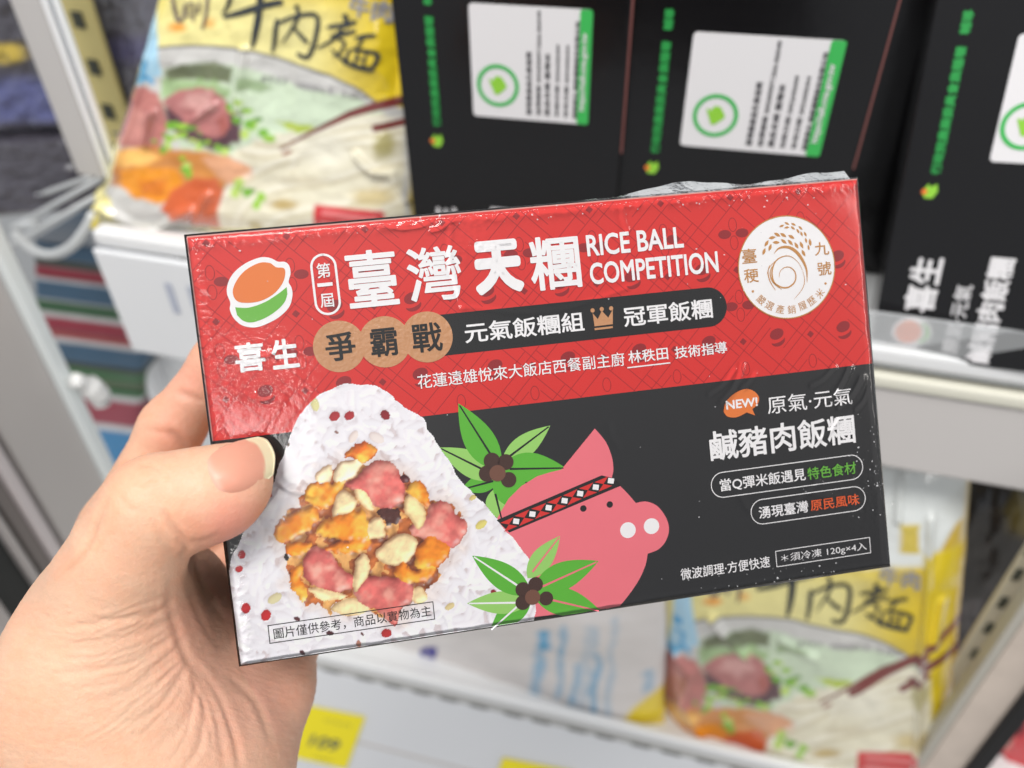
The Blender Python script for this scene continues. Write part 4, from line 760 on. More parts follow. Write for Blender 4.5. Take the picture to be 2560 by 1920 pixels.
def noodle_paint(X, Y):
    p = Paint(X, Y, (232, 222, 152)); z = zN
    p.mask(sstep(780, 1010, X+.35*Y*.4), (222, 194, 38)); p.mask(sstep(620, 800, X)*sstep(60, -60, Y), (222, 194, 38)); p.mask(sstep(520, 380, X)*sstep(80, -20, Y), (226, 210, 90))
    p.blob(z((660, 165))[0], (22, 12), (232, 160, 70), .5); p.blob(z((860, 140))[0], (14, 12), (236, 190, 110), .6)
    bowl = [(520, 300), (620, 288), (760, 284), (900, 288), (1020, 300), (1160, 325), (1320, 372), (1480, 425), (1640, 480), (1780, 550), (1900, 640), (2080, 700), (2110, 1480), (300, 1480), (180, 1200), (300, 600)]
    p.poly(z(*bowl), (206, 205, 202), 2)
    p.line(z(*bowl[:11]), 3.2, (112, 110, 112), 3)
    p.poly(z((560, 430), (760, 395), (950, 400), (1120, 430), (1300, 500), (1480, 560), (1660, 590), (1800, 620), (1960, 700), (1900, 1000), (700, 1000), (520, 700)), (206, 222, 196), 8, .25, 3, 6)
    p.poly(z((560, 430), (720, 395), (900, 390), (1010, 430), (1000, 530), (860, 500), (720, 500), (580, 520)), (112, 120, 92), 6, .6, 4, 8); p.poly(z((1060, 480), (1180, 500), (1260, 560), (1180, 580), (1050, 560)), (150, 172, 132), 8, .4, 5, 6)
    p.poly(z((540, 500), (900, 500), (1000, 560), (980, 620), (540, 600)), (150, 182, 120), 8, .5, 6, 8, .8)
    p.poly(z((1280, 760), (1500, 790), (1560, 830), (1400, 850)), (176, 196, 70), 5, .3, 7, 3)
    p.poly(z((300, 560), (420, 540), (520, 580), (560, 680), (580, 800), (520, 960), (380, 940), (200, 920), (230, 760)), (190, 122, 116), 6, .5, 8, 6)
    p.poly(z((230, 760), (330, 640), (440, 720), (420, 880), (260, 900)), (222, 160, 150), 10, .3, 9, 8, .7)
    p.poly(z((860, 640), (980, 650), (1060, 800), (1050, 900), (880, 950), (720, 900), (580, 800), (560, 680)), (92, 60, 70), 6, .4, 10, 6)
    p.poly(z((545, 650), (640, 580), (760, 550), (880, 560), (970, 640), (990, 760), (960, 850), (880, 880), (780, 840), (720, 800), (640, 740)), (186, 120, 118), 5, .45, 11, 6)
    p.poly(z((700, 580), (860, 590), (900, 680), (780, 720), (660, 660)), (222, 172, 166), 10, .3, 12, 10, .8); p.poly(z((900, 760), (960, 700), (990, 800), (930, 860)), (170, 96, 90), 6, .3, 13, 4)
    p.poly(z((240, 950), (500, 930), (820, 960), (1000, 1000), (960, 1200), (800, 1260), (240, 1180)), (206, 138, 72), 8, .4, 14, 6)
    p.poly(z((240, 950), (440, 940), (520, 1000), (420, 1060), (280, 1050)), (238, 186, 104), 8, .3, 15, 6)
    p.poly(z((270, 1090), (460, 1060), (620, 1080), (680, 1160), (640, 1260), (520, 1300), (380, 1260), (300, 1190)), (236, 152, 42), 6, .35, 16, 6); p.poly(z((400, 1150), (560, 1150), (560, 1250), (420, 1240)), (220, 120, 40), 10, .3, 17, 6, .8)
    p.poly(z((600, 1210), (740, 1130), (900, 1130), (960, 1250), (930, 1400), (880, 1480), (620, 1400), (540, 1330)), (208, 100, 58), 6, .3, 18, 4)
    p.poly(z((800, 1000), (960, 990), (1120, 1060), (1160, 1150), (1050, 1210), (900, 1120)), (224, 166, 128), 6, .35, 19, 6)
    p.poly(z((880, 1480), (900, 1330), (960, 1180), (1120, 1130), (1150, 1080), (980, 980), (1150, 890), (1300, 840), (1420, 850), (1560, 800), (1750, 740), (1950, 720), (2060, 800), (2080, 1480)), (228, 222, 198), 5, .12, 20, 4)
    for k_, pts in enumerate((((900, 1480), (960, 1250), (1160, 1100), (1400, 1000), (1700, 930), (2040, 900)), ((980, 1480), (1100, 1300), (1320, 1200), (1600, 1160), (1900, 1060), (2060, 1040)), ((1180, 1480), (1320, 1380), (1520, 1330), (1760, 1290), (2050, 1160)), ((1150, 900), (1320, 900), (1560, 850), (1800, 790), (2040, 780)), ((1050, 960), (1250, 980), (1500, 920), (1780, 860), (2050, 840)), ((1420, 1480), (1560, 1420), (1800, 1390), (2060, 1300)), ((1380, 850), (1420, 960), (1380, 1080)))):
        q_ = catmull(z(*pts), 5); p.line(q_+[0, 5], 3.5, (186, 170, 124), 5, .55); p.line(q_-[0, 6], 7, (244, 240, 224), 7, .6)
    for a_, b_, cc, r_ in ((1330, 1300, (190, 160, 84), (34, 12)), (1890, 1250, (206, 186, 130), (46, 22)), (1120, 1450, (176, 150, 70), (18, 14)), (1960, 920, (170, 160, 90), (20, 34)), (1460, 1150, (206, 196, 168), (60, 10)), (1700, 1380, (200, 180, 120), (50, 14)), (1600, 960, (240, 236, 218), (60, 40))): p.blob(z((a_, b_))[0], r_, cc, .6, int(a_) % 50, .3, .2, .8)
    for a_, b_, r_ in ((640, 830, 28), (560, 930, 20), (780, 920, 18), (930, 955, 18), (700, 1095, 24), (1050, 1230, 34), (1150, 820, 28), (1060, 720, 24), (600, 870, 16)):
        c0 = np.array(z((a_, b_))[0]); rg = np.random.default_rng(a_)
        for q_ in range(7):
            d_ = rg.normal(0, r_*.55, 2); p.blob(c0+d_, (r_*rg.uniform(.25, .55), r_*rg.uniform(.2, .4)), [(150, 198, 64), (118, 176, 56), (190, 218, 110), (96, 150, 50)][q_ % 4], .35, a_ % 40+q_, .4, .3)
    ck = (120, 52, 50)
    P_ = z((1310, 940), (1500, 840), (1750, 720), (1900, 675), (2060, 640)); d = seg_d(X, Y, P_); wd = 3+9*sstep(740, 1010, X); p.mask(sstep(wd+2, wd-2, d), ck, .3, 33)
    p.line(z((1330, 975), (1370, 958)), 4, (150, 90, 76)); p.line(z((1910, 812), (2060, 785)), 9, ck)
    p.poly(z((455, -300), (520, 0), (520, 180), (545, 470), (310, 570), (380, 300)), (172, 212, 234), 3); p.poly(z((385, 265), (450, 285), (440, 330), (375, 320)), (60, 160, 214), 3); p.line(z((400, 370), (450, 390), (430, 470), (480, 520)), 5, (80, 170, 220), 4); p.line(z((330, 520), (420, 500)), 7, (100, 180, 222), 5)
    p.mask(sstep(1036, 1060, X)*sstep(-60, 240, Y), (176, 168, 176)); 
    rl = z((1545, 1300), (1980, 1360), (2050, 1480), (1505, 1480)); p.poly(z((1530, 1296), (1960, 1340), (1990, 1560), (1495, 1560)), (204, 44, 50), 4); p.line(z((1590, 1345), (1900, 1395)), 7, (224, 120, 120), 5); p.line(z((1580, 1430), (1900, 1480)), 8, (228, 130, 130), 5)
    p.mask(sstep(500, 560, Y+.10*(X-650))*sstep(520, 300, X+0*Y), (236, 232, 214)); p.mask(sstep(540, 600, Y-.12*(X-280)), (236, 233, 220)); p.mask(sstep(60, 0, np.hypot(X-232, (Y-560)*.8)), (240, 214, 30))
    return p.C
FILMB = mat('bag_film', (230, 230, 230), .25, .5, coat=.9, attr='paint', bump=(40, .9))
def sheet(name, corners, P, n, paint, label, cat, group=None, nu=210, nv=250, bulge=.012, thick=.02, wrinkle=.0026, seed=1, m=None, edge_w=.12, folds=(), wf=1.0):
    """pillow bag: front sheet through photo-pixel corners TL,TR,BR,BL lying on plane (P,n); n points to the viewer"""
    c = np.asarray(corners, float); P = np.asarray(P, float); n = np.asarray(n, float); n /= np.linalg.norm(n)
    if n @ (CAM-P) < 0: n = -n
    u, v = np.meshgrid(np.linspace(0, 1, nu), np.linspace(0, 1, nv))
    W4 = np.array([unP(x, y, P, n) for x, y in c])
    wob = .012*(vnoise(v*5, v*0+seed, seed+11, 3)-.5)
    uu = u+wob*(1-np.abs(2*u-1))*0+wob*((u < .02)|(u > .98))
    G = (W4[0]*((1-uu)*(1-v))[..., None]+W4[1]*(uu*(1-v))[..., None]+W4[2]*(uu*v)[..., None]+W4[3]*((1-uu)*v)[..., None])
    px = proj(G); prof = (np.clip(np.minimum(u, 1-u)/edge_w, 0, 1)*np.clip(np.minimum(v, 1-v)/edge_w, 0, 1)); prof = np.sin(prof*np.pi/2)**.8
    wr = (vnoise(u*7*wf, v*9*wf, seed, 4)-.5)*2+.6*(1-np.abs(2*vnoise(u*5*wf+v*3, v*5*wf-u*2, seed+5, 3)-1)-.5)
    hgt = bulge*prof+wrinkle*wr*(.35+.65*prof)
    for pts, fw, fh in folds: hgt = hgt+fh*np.exp(-(seg_d(px[..., 0], px[..., 1], pts)/fw)**2)
    Fr = G+n*hgt[..., None]; Bk = G-n*(thick*prof+.001)[..., None]
    col = paint(px[..., 0], px[..., 1]).reshape(-1, 3); N0 = nu*nv; Fq = gridF(nu, nv)
    idx = np.arange(N0).reshape(nv, nu); r_ = np.r_[idx[0, :], idx[1:, -1], idx[-1, -2::-1], idx[-2:0:-1, 0]]; rr = np.r_[r_[1:], r_[:1]]
    Fq2 = np.r_[Fq[:, ::-1], Fq+N0, np.stack([r_, rr, rr+N0, r_+N0], 1)]
    ctr = W4.mean(0); t = empty(name, (W4[2]+W4[3])/2, label, cat, group)
    obj('pouch', np.r_[Fr.reshape(-1, 3), Bk.reshape(-1, 3)], Fq2, m or FILMB, t, col=np.r_[col, col], smooth=True)
    def S(q, off=.0008):                        # point on the front sheet above photo pixel q
        B = np.array([unP(x, y, P, n) for x, y in q]); pq = q
        i = np.array([np.argmin((px[..., 0]-x)**2+(px[..., 1]-y)**2) for x, y in pq]); return B+n*(hgt.ravel()[i]+off)[:, None]
    return t, S
def bag_text(S, parent, body, o, xv, yv, m, bold=.01, name='lettering'):
    V, F = glyphs(body, bold, 3); q = np.asarray(o)+V[:, :1]*np.asarray(xv)+V[:, 1:2]*np.asarray(yv); return obj(name, S(q)+np.outer(V[:, 2]/100*.0002, -R[:, 2]), F, m, parent)
INK1, INK2 = mat('brush_ink', (46, 52, 58), .5), mat('grey_ink', (150, 148, 152), .5)
BRUSH = ((1, (([(950, 98), (1080, 66), (1200, 28), (1340, 0)], 26, 40), ([(1195, -160), (1185, 60), (1160, 200), (1135, 292)], 44, 22), ([(1010, -40), (980, 30), (940, 80)], 26, 10))),
 (1, (([(1302, 110), (1285, 220), (1262, 322)], 26, 18), ([(1300, 140), (1420, 92), (1545, 92), (1540, 230), (1490, 352), (1420, 330)], 20, 26), ([(1420, 20), (1425, 110), (1330, 262)], 26, 8), ([(1400, 165), (1440, 215), (1490, 262)], 14, 26))),
 (1, (([(1722, 78), (1735, 120), (1738, 168)], 30, 22), ([(1615, 162), (1700, 150), (1800, 128)], 20, 24), ([(1640, 220), (1720, 205), (1800, 186)], 20, 20), ([(1715, 170), (1640, 250), (1548, 300)], 26, 8), ([(1680, 235), (1730, 262), (1700, 320), (1650, 350)], 18, 10), ([(1640, 300), (1720, 370), (1800, 410), (1915, 436)], 12, 34), ([(1790, 232), (1860, 218), (1926, 214)], 16, 22), ([(1850, 225), (1825, 270), (1792, 305)], 16, 10), ([(1760, 305), (1740, 360), (1724, 402)], 18, 14), ([(1765, 305), (1850, 312), (1938, 340), (1905, 425)], 14, 26), ([(1815, 315), (1790, 400)], 12, 12), ([(1870, 325), (1850, 410)], 12, 12), ([(1790, 360), (1870, 372)], 10, 10))),
 (0, (([(620, -60), (640, 40), (660, 120), (700, 100)], 24, 14), ([(700, 20), (690, 120)], 14, 12), ([(700, 25), (760, 20), (755, 130)], 12, 12), ([(705, 60), (750, 58)], 10, 10), ([(700, 92), (750, 90)], 10, 10), ([(800, 0), (790, 80)], 14, 12), ([(850, -60), (840, 80), (815, 180)], 20, 10))))
# upper noodle bag
def lean(yaw, back): return np.array([math.sin(yaw)*math.cos(back), -math.cos(yaw)*math.cos(back), math.sin(back)])
PU = unY(650, 575, .372)
nb1, S1 = sheet('noodle_bag', [(462, -170), (1022, -170), (1066, 600), (226, 572)], PU, lean(math.radians(3), math.radians(14)), noodle_paint, 'yellow frozen beef noodle bag leaning at the back on the upper shelf, above the carton', 'noodle bag', 'printed noodle bags', bulge=.016, thick=.03, seed=3, folds=(([(450, -40), (400, 180), (330, 430), (262, 560)], 9, .004), ([(425, 270), (405, 345)], 8, .005), ([(425, 560), (520, 505)], 10, .005), ([(920, 370), (960, 410), (1005, 420), (1035, 490)], 8, .005), ([(650, 120), (640, 260)], 12, .004), ([(520, 290), (580, 250)], 9, .003), ([(250, 470), (330, 520), (430, 590)], 12, .006), ([(1030, 60), (1022, 240)], 8, .004), ([(560, 470), (520, 545)], 9, .004)))
def noodle_text(S, t, T):
    A2 = lambda o, x, y: (T(np.array(o, float)), T(np.array(o, float)+x)-T(np.array(o, float)), T(np.array(o, float)+y)-T(np.array(o, float)))
    for nm_, strokes in BRUSH:
        V, F = [], []
        for pts, w0, w1 in strokes:
            P_ = catmull(zN(*pts), 5); k_ = np.linspace(0, 1, len(P_)); ww = (w0+(w1-w0)*k_)*(.55+.45*np.sin(np.pi*k_)**.6)*.3797*1.3
            for q_ in stroke(P_, ww): F.append(tuple(range(len(V), len(V)+4))); V += q_.tolist()
        off_ = np.repeat(np.arange(len(F)) % 7, 4)*.00004
        obj('brush_lettering', S(np.array([T(q_) for q_ in V]))+np.outer(off_, -R[:, 2]), F, INK1 if nm_ else mat('brown_ink', (112, 98, 96), .5), t)
    o = zN((1745, 70))[0]; q = A2(o, np.array([52, 12.]), np.array([6., -54])); bag_text(S, t, '牛肉', *q, INK2, .03)
    for k, chx in enumerate('BEEF NOODLE SOUP'):
        o = zN((1190+k*43, 505+k*6.4+k*k*.13))[0]; q = A2(o, np.array([20, 5.]), np.array([3., -20])); bag_text(S, t, chx, *q, INK2, .01) if chx != ' ' else None
noodle_text(S1, nb1, lambda p: np.asarray(p))
# lower noodle bag: same print, other place
src = np.array([(904.5, 98.7), (771.6, 79.7), (824.7, 493.6), (737.4, 357), (543.8, 273), (1010, 255), (500, 205), (990, 600)]); dst = np.array([(2186.9, 1500), (2048.6, 1480.6), (2137.5, 1841), (2051, 1737), (1880, 1643), (2360, 1560), (1810, 1570), (2310, 1925)])
Mx = np.linalg.lstsq(np.c_[src, np.ones(len(src))], dst, rcond=None)[0]; inv = lambda X, Y: (np.stack([X-Mx[2, 0], Y-Mx[2, 1]], -1) @ np.linalg.inv(Mx[:2]))
def lower_paint(X, Y):
    q = inv(X, Y); C = noodle_paint(q[..., 0], q[..., 1]); p = Paint(X, Y, (0, 0, 0)); p.C = C
    p.mask(sstep(1385, 1365, Y+.02*(X-2250)), (222, 226, 224)); p.mask(sstep(1345, 1340, Y)*sstep(2240, 2262, X)*sstep(2300, 2290, X)*sstep(1280, 1300, Y), (206, 180, 74)); p.poly([(2245, 1275), (2300, 1275), (2284, 1310), (2300, 1340), (2250, 1340), (2262, 1305)], (208, 186, 80), 4); p.poly([(2345, 1345), (2385, 1290), (2405, 1280), (2400, 1350)], (214, 180, 60), 6)
    p.mask(sstep(2318, 2332, X-.05*(1700-Y)*-1.0+0)*sstep(1335, 1350, Y), (226, 200, 36)); p.mask(sstep(2372, 2398, X+.12*(Y-1500)), (206, 170, 40)); 
    p.line([(2130, 1690), (2240, 1630), (2400, 1540)], 9, (122, 56, 54)); p.line([(2255, 1680), (2310, 1650)], 9, (122, 56, 54)); p.line([(2310, 1630), (2400, 1605)], 10, (116, 54, 54))
    p.mask(sstep(1668, 1640, X+.0*(Y-1500))*sstep(1500, 1540, Y), (222, 196, 50)); p.poly([(1560, 1760), (1640, 1720), (1690, 1800), (1680, 1860), (1600, 1830)], (230, 206, 60), 8)
    return p.C
PLw = unY(2050, 1860, .352)
nb2, S2 = sheet('noodle_bag', [(1640, 1165), (2428, 1165), (2360, 2010), (1668, 1960)], PLw, lean(math.radians(-2), math.radians(6)), lower_paint, 'yellow frozen beef noodle bag standing on the lower shelf, behind the carton at lower right', 'noodle bag', 'printed noodle bags', bulge=.014, thick=.03, seed=8, folds=(([(1785, 1500), (1830, 1560), (1875, 1600)], 10, .006), ([(1695, 1600), (1735, 1640), (1705, 1720)], 9, .006), ([(2325, 1260), (2318, 1400), (2300, 1600), (2285, 1920)], 8, .005), ([(2355, 1470), (2335, 1580)], 8, .004), ([(1700, 1690), (1760, 1800)], 10, .004), ([(2250, 1180), (2245, 1260)], 10, .005), ([(1960, 1560), (2040, 1600)], 10, .003)))
noodle_text(S2, nb2, lambda p: np.r_[np.asarray(p, float), 1] @ Mx)
# white bag with blue print on the lower shelf
def white_paint(X, Y):
    p = Paint(X, Y, (226, 221, 218)); p.mask(vnoise(X*.006, Y*.004, 41, 3)*.6, (204, 198, 196)); z = zG
    for x, y0, y1, wd, a in ((1555, 210, 300, 40, 1), (1530, 320, 560, 34, .6), (1655, 180, 540, 20, .6), (1640, 210, 330, 10, .6), (1715, 380, 570, 22, .6), (1820, 320, 640, 26, .7), (1815, 180, 330, 16, .35), (1905, 150, 640, 22, .35), (2060, 440, 520, 30, .5), (1780, 180, 600, 30, .25)):
        for k in range(int((y1-y0)/34)+1):
            c = z((x+8*math.sin(k)-k*3, y0+34*k))[0]; p.blob(c, (wd*.42, 9), (70, 160, 204), .5, k+int(x) % 30, .5, .3, a)
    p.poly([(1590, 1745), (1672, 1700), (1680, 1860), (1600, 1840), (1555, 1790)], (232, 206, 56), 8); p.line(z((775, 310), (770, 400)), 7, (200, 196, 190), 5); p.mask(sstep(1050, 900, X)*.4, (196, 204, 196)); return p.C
PW = unY(1250, 1700, .345)
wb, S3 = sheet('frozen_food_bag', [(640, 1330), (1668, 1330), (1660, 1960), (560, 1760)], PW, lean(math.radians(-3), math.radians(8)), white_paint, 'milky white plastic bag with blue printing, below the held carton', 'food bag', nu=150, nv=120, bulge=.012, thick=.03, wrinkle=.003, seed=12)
PUR = mat('purple_ink', (66, 62, 150), .5)
bag_text(S3, wb, 'g', zG((935, 372))[0], np.array([95, 12.]), np.array([0., -100]), PUR, .03); bag_text(S3, wb, '..', zG((880, 450))[0], np.array([110, 24.]), np.array([0., -100]), PUR, .03)
# ------------------------------------------------------------------ cartons standing on the upper shelf
SB = mat('carton_black', (16, 15, 17), .25, .35, coat=.25, bump=(18, .7)); LABW, LABG, TXTG, GRIM = mat('sticker_white', (222, 220, 222), .45), mat('sticker_green', (58, 176, 84), .45), mat('sticker_text', (84, 82, 86), .6), mat('print_green', (40, 150, 70), .5)
LIME = mat('print_lime', (140, 200, 60), .5); REDGE = mat('carton_edge_red', (128, 78, 74), .5)
def upright_carton(B, ux, uy, lab, lab_px, col_px, name_px, w=BH, hgt=BW, edge='right'):
    """B = lower-left front corner; ux,uy = unit right / up on its front; front normal towards the viewer"""
    ux, uy = ux/np.linalg.norm(ux), uy/np.linalg.norm(uy); n = np.cross(ux, uy); n = n if n @ (CAM-B) > 0 else -n
    pl = lambda x, y: ((lambda q: (q @ ux, q @ uy))(unP(x, y, B, n)-B))
    (x0, y1), (x1, y0) = pl(*lab_px[0]), pl(*lab_px[1]); (col_x, cy0), cy1 = pl(*col_px[0]), pl(*col_px[1])[1]
    nmx, nmy = pl(*name_px)
    t = empty('rice_ball_carton', B+ux*w/2-n*BD/2, lab, 'carton', 'black cartons standing on the shelf')
    V, F = obox(B-n*BD, ux*w, uy*hgt, n*BD); bevel(obj('body', V, F, SB, t), .0008)
    at = lambda x, y, o: B+ux*x+uy*y+n*o
    def quad(name, x0, y0, x1, y1, m, o, par, r=.0018):
        P_ = rrect(x0*1000, y0*1000, x1*1000, y1*1000, r*1000, 5)/1000; nn = len(P_); V = np.array([at(x, y, o) for x, y in P_]+[at(x, y, o-.00012) for x, y in P_]); F = [tuple(range(nn)), tuple(range(2*nn-1, nn-1, -1))]+[(i, i+nn, (i+1) % nn+nn, (i+1) % nn) for i in range(nn)]
        return obj(name, V, F, m, par)
    def ringm(name, c, r0, r1, m, o, par):
        nn = 32; an = np.linspace(0, 2*np.pi, nn, endpoint=False); V = np.array([at(c[0]+r*math.cos(q), c[1]+r*math.sin(q), o) for r in (r0, r1) for q in an]); return obj(name, V, [(i, (i+1) % nn, (i+1) % nn+nn, i+nn) for i in range(nn)], m, par)
    def vtext(body, x, y0, L, size, m, par, o, bold=.015, name='lettering'):    # reads upwards
        V, F = glyphs(body, bold, 3); mn, mx = V.min(0), V.max(0); s = L/(mx[0]-mn[0]); hz = V[:, 2]/100*.0004
        P_ = np.array([at(x-(q[1]-mn[1])*size, y0+(q[0]-mn[0])*s, o+k) for q, k in zip(V, hz)]); return obj(name, P_, F, m, par)
    lw, lh = x1-x0, y1-y0
    st = quad('sticker', x0, y0, x1, y1, LABW, .0004, t); quad('green_strip', x1-lw*.10, y0+.00005, x1, y1-.00005, LABG, .00055, st, .0012)
    c = (x0+lw*.225, y0+lh*.30); ringm('green_ring', c, lh*.158, lh*.195, LABG, .0006, st)
    s5 = lh*.012; pts = np.array([(-7, 4.5), (-5.6, 5.2), (-2, 1.5), (-4, 4), (-1, 7.5), (3, 6.8), (7, .5), (6, -2), (0, -7), (-2.5, -6.4)])*s5
    obj('leaf_mark', np.array([at(c[0]+a_, c[1]+b_, .0006) for a_, b_ in pts]), [(0, 1, 2, 9), (2, 3, 4, 5, 6, 7, 8, 9)], LIME, st)
    for k, (tx, a0, a1, sz) in enumerate((('臺灣農產品生產追溯', .05, .62, .030), ('追溯號碼 202205071266-06549', .05, .97, .026), ('產品名稱 臺灣米', .05, .62, .030), ('包裝日期 2022/05/09', .05, .70, .024), ('有效日期 2024/05/04', .05, .70, .024), ('驗證單位 暐凱國際股份有限公司', .05, .90, .026))):
        vtext(tx, x0+lw*(.475+.078*k+.04), y0+lh*a0, lh*(a1-a0), sz*lw*1.5, TXTG, st, .0006, .035)
    vtext('https://taft.coa.gov.tw', x1-lw*.025, y0+lh*.13, lh*.68, lw*.06, LABW, st, .0008, .03)
    cl = cy1-cy0; vtext('行政院農業委員會農糧署', col_x+.0022, cy0+cl*.12, cl*.70, .0040, GRIM, t, .0004, .04); vtext('輔導', col_x+.0022, cy0+cl*.88, cl*.12, .0040, GRIM, t, .0004, .04)
    obj('leaf_mark', np.array([at(col_x-.0022+a_*.0008, cy0+b_*.0008, .0005) for a_, b_ in ((-1, 3), (1, 6), (2, 4), (5, 6), (6, 2), (4, -2), (0, -2), (-1, 0))]), [tuple(range(8))], LIME, t); obj('fruit_mark', np.array([at(col_x-.0026+.0013*math.cos(q), cy0+.0012+.0013*math.sin(q), .0006) for q in np.arange(10)*.628]), [tuple(range(10))], ORG_, t)
    # front artwork: name block near the bottom
    vtext('喜生', nmx+.0068, nmy, .0265, .0135, LABW, t, .0005, .03)
    for q, cc, r_, mm in (('emblem_white', (nmx-.0005, nmy-.0105), (.0088, .0072), LABW), ('emblem_orange', (nmx-.002, nmy-.0105), (.0056, .0058), ORG_)):
        obj(q, np.array([at(cc[0]+r_[0]*math.cos(a_), cc[1]+r_[1]*math.sin(a_), .0004 if mm is LABW else .0006) for a_ in np.linspace(0, 2*np.pi, 24, endpoint=False)]), [tuple(range(24))], mm, t)
    a_ = np.linspace(-.9, .9, 10); obj('emblem_green', np.array([at(nmx-.0005+.0078*math.cos(q), nmy-.0105+.0062*math.sin(q), .0006) for q in a_]+[at(nmx-.0025+.0078*math.cos(q), nmy-.0105+.0060*math.sin(q), .0006) for q in a_[::-1]]), [tuple(range(20))], GRN, t)
    vtext('原氣·元氣', nmx+.0205, nmy-.019, .034, .0075, LABW, t, .0005, .01); vtext('鹹豬肉飯糰', nmx+.0345, nmy-.022, .051, .0105, LABW, t, .0005, .03)
    for xe in ((w+.0003,) if edge == 'right' else ()):
        V, F = obox(B-n*.003+ux*w+uy*.085, ux*.0007, uy*(hgt-.086), n*.0026); obj('red_edge', V, F, REDGE, t)
    return t
yaw = math.radians(5); cx, sx = math.cos(yaw), math.sin(yaw); zc = ZU+.0005
up = np.array([0, 0, 1.])
B2 = unY(1566, 100, .360); B2[2] = zc; U2 = np.array([cx, sx, 0])
upright_carton(B2, U2, up, 'black carton standing second from left, white square sticker with green strip, pale red right edge', ((1735, 78), (2048, 391)), ((1632, 425), (1668, 20)), (1640, 712))
B1 = B2-U2*(BH+.0022)-np.array([-.0005, .0005, 0])*8
upright_carton(B1, U2, up, 'black carton standing leftmost of the three, beside the noodle bag, sticker near the frame top', ((1171, 6), (1470, 311)), ((1096, 358), (1092, -40)), (1118, 628))
B3 = unY(2172, 884, .352); T3 = unY(2335, 22, .386); u3 = T3-B3; u3 /= np.linalg.norm(u3); r3 = np.array([math.cos(-.06), math.sin(-.06), 0]); r3 = r3-u3*(r3 @ u3)
upright_carton(B3, r3, u3, 'black carton leaning at the far right with its white name print visible low down', ((2548, 84), (2800, 420)), ((2326, 486), (2432, 25)), (2293, 778), edge='none')
Bx = unY(2120, 300, .425); Bx[2] = zc  # carton added here to darken the gap where the pale wall showed
V, F = obox(Bx, (.12, .004, 0), (-.003, .045, 0), (0, 0, .17)); bk = empty('rice_ball_carton', Bx+np.array([.03, .02, 0]), 'black carton added to fill with dark the gap between the two right-hand black cartons', 'carton', 'black cartons standing on the shelf'); bevel(obj('body', V, F, SB, bk), .0008)
# ------------------------------------------------------------------ uprights, slotted strips, door, side stock
def upright(x0, x1, row, y, z0, z1, depth): a, b = unY(x0, row, y), unY(x1, row, y); return obox((a[0], y, z0), (b[0]-a[0], 0, 0), (0, depth, 0), (0, 0, z1-z0))
post = empty('upright_post', unY(220, 440, .372), 'white double edged upright post at left, ending above the wire rack', 'post')
zt = CAM[2]+.25; zp = unY(235, 452, .372)[2]
for nm, a, b, m, dy in (('front_face', 41+60, 111+60, GPL, .004), ('edge_strip', 113+60, 122+60, mat('bright_enamel', (240, 241, 242), .3), 0), ('channel', 122+60, 140+60, mat('channel_grey', (206, 209, 216), .4), .006), ('edge_strip', 140+60, 149+60, MATS['bright_enamel'], .001)):
    V, F = upright(a, b, 200, .372+dy, zp, zt, .004); bevel(obj(nm, V, F, m, post), .001)
def slotted(name, lab, x0, x1, row, y, z0, z1, holes, hw, hh, m):
    t = empty(name, unY((x0+x1)/2, row, y), lab, 'slotted strip', 'slotted shelf strips'); a, b = unY(x0, row, y), unY(x1, row, y)
    V, F = obox((a[0], y, z0), (b[0]-a[0], 0, 0), (0, .004, 0), (0, 0, z1-z0)); bevel(obj('strip', V, F, m, t), .001)
    for hx, hy in holes:
        c = unY(hx, hy, y-.0012); V, F = obox(c-[hw/2, 0, hh/2], (hw, 0, 0), (0, .0008, 0), (0, 0, hh)); obj('slot', V, F, mat('slot_dark', (70, 72, 62), .7), t)
slotted('slotted_strip', 'beige slotted metal strip tinted by a painted yellow reflection, with dark square holes, beside the white post at upper left', 152+54, 235+52, 200, .44, unY(290, 420, .44)[2], zt, ((194, 50), (234, 169), (270, 280), (297, 380)), .0085, .010, BEI)
slotted('slotted_strip', 'beige slotted strip slanting at the lower right edge, with small dark slots', 2432, 2500, 1580, .36, CAM[2]-.75, CAM[2]-.30, ((2545, 1438), (2508, 1508), (2472, 1572), (2439, 1636), (2578, 1376)), .0042, .010, mat('strip_beige', (196, 188, 166), .5))
rd_ = empty('side_divider', unY(2500, 1700, .33), 'pale upright divider panel at the lower right edge, past the slotted strip', 'divider')
for nm, a, b, m, dy in (('gap_shade', 2640, 2700, DRK, -.002), ('rim', 2470, 2500, mat('divider_rim', (178, 174, 164), .4), 0), ('panel', 2500, 2640, mat('divider_panel', (206, 192, 180), .3, .5, coat=.4, var=.15), .003)):  # black prism stands in for the dark gap beside the panel
    V, F = upright(a, b, 1640, .335+dy, CAM[2]-.80, CAM[2]-.30, .012); bevel(obj(nm, V, F, m, rd_), .001)
# wire rack at left
rack = empty('wire_rack', unY(150, 540, .42), 'white wire rack with bent rods below the dark bags at left', 'rack')
zR = zz(0, 0, .5427)
ROD = mat('rod_white', (226, 228, 228), .3)
for k, (pts, y, r) in enumerate(((((20, 960), (70, 940), (240, 878), (420, 815)), .42, .0018), (((60, 1045), (110, 1020), (400, 858), (470, 820)), .40, .0020), (((60, 1125), (130, 1085), (400, 930), (480, 890)), .385, .0021), (((60, 1070), (150, 1150), (240, 1172), (330, 1135), (400, 1050), (430, 990)), .37, .0036), (((100, 1040), (170, 1030)), .39, .0030))):
    V, F = tube(catmull([unY(*q, y) for q in zR(*pts)], 6), r, 10); obj('rod', V, F, ROD, rack, smooth=True)
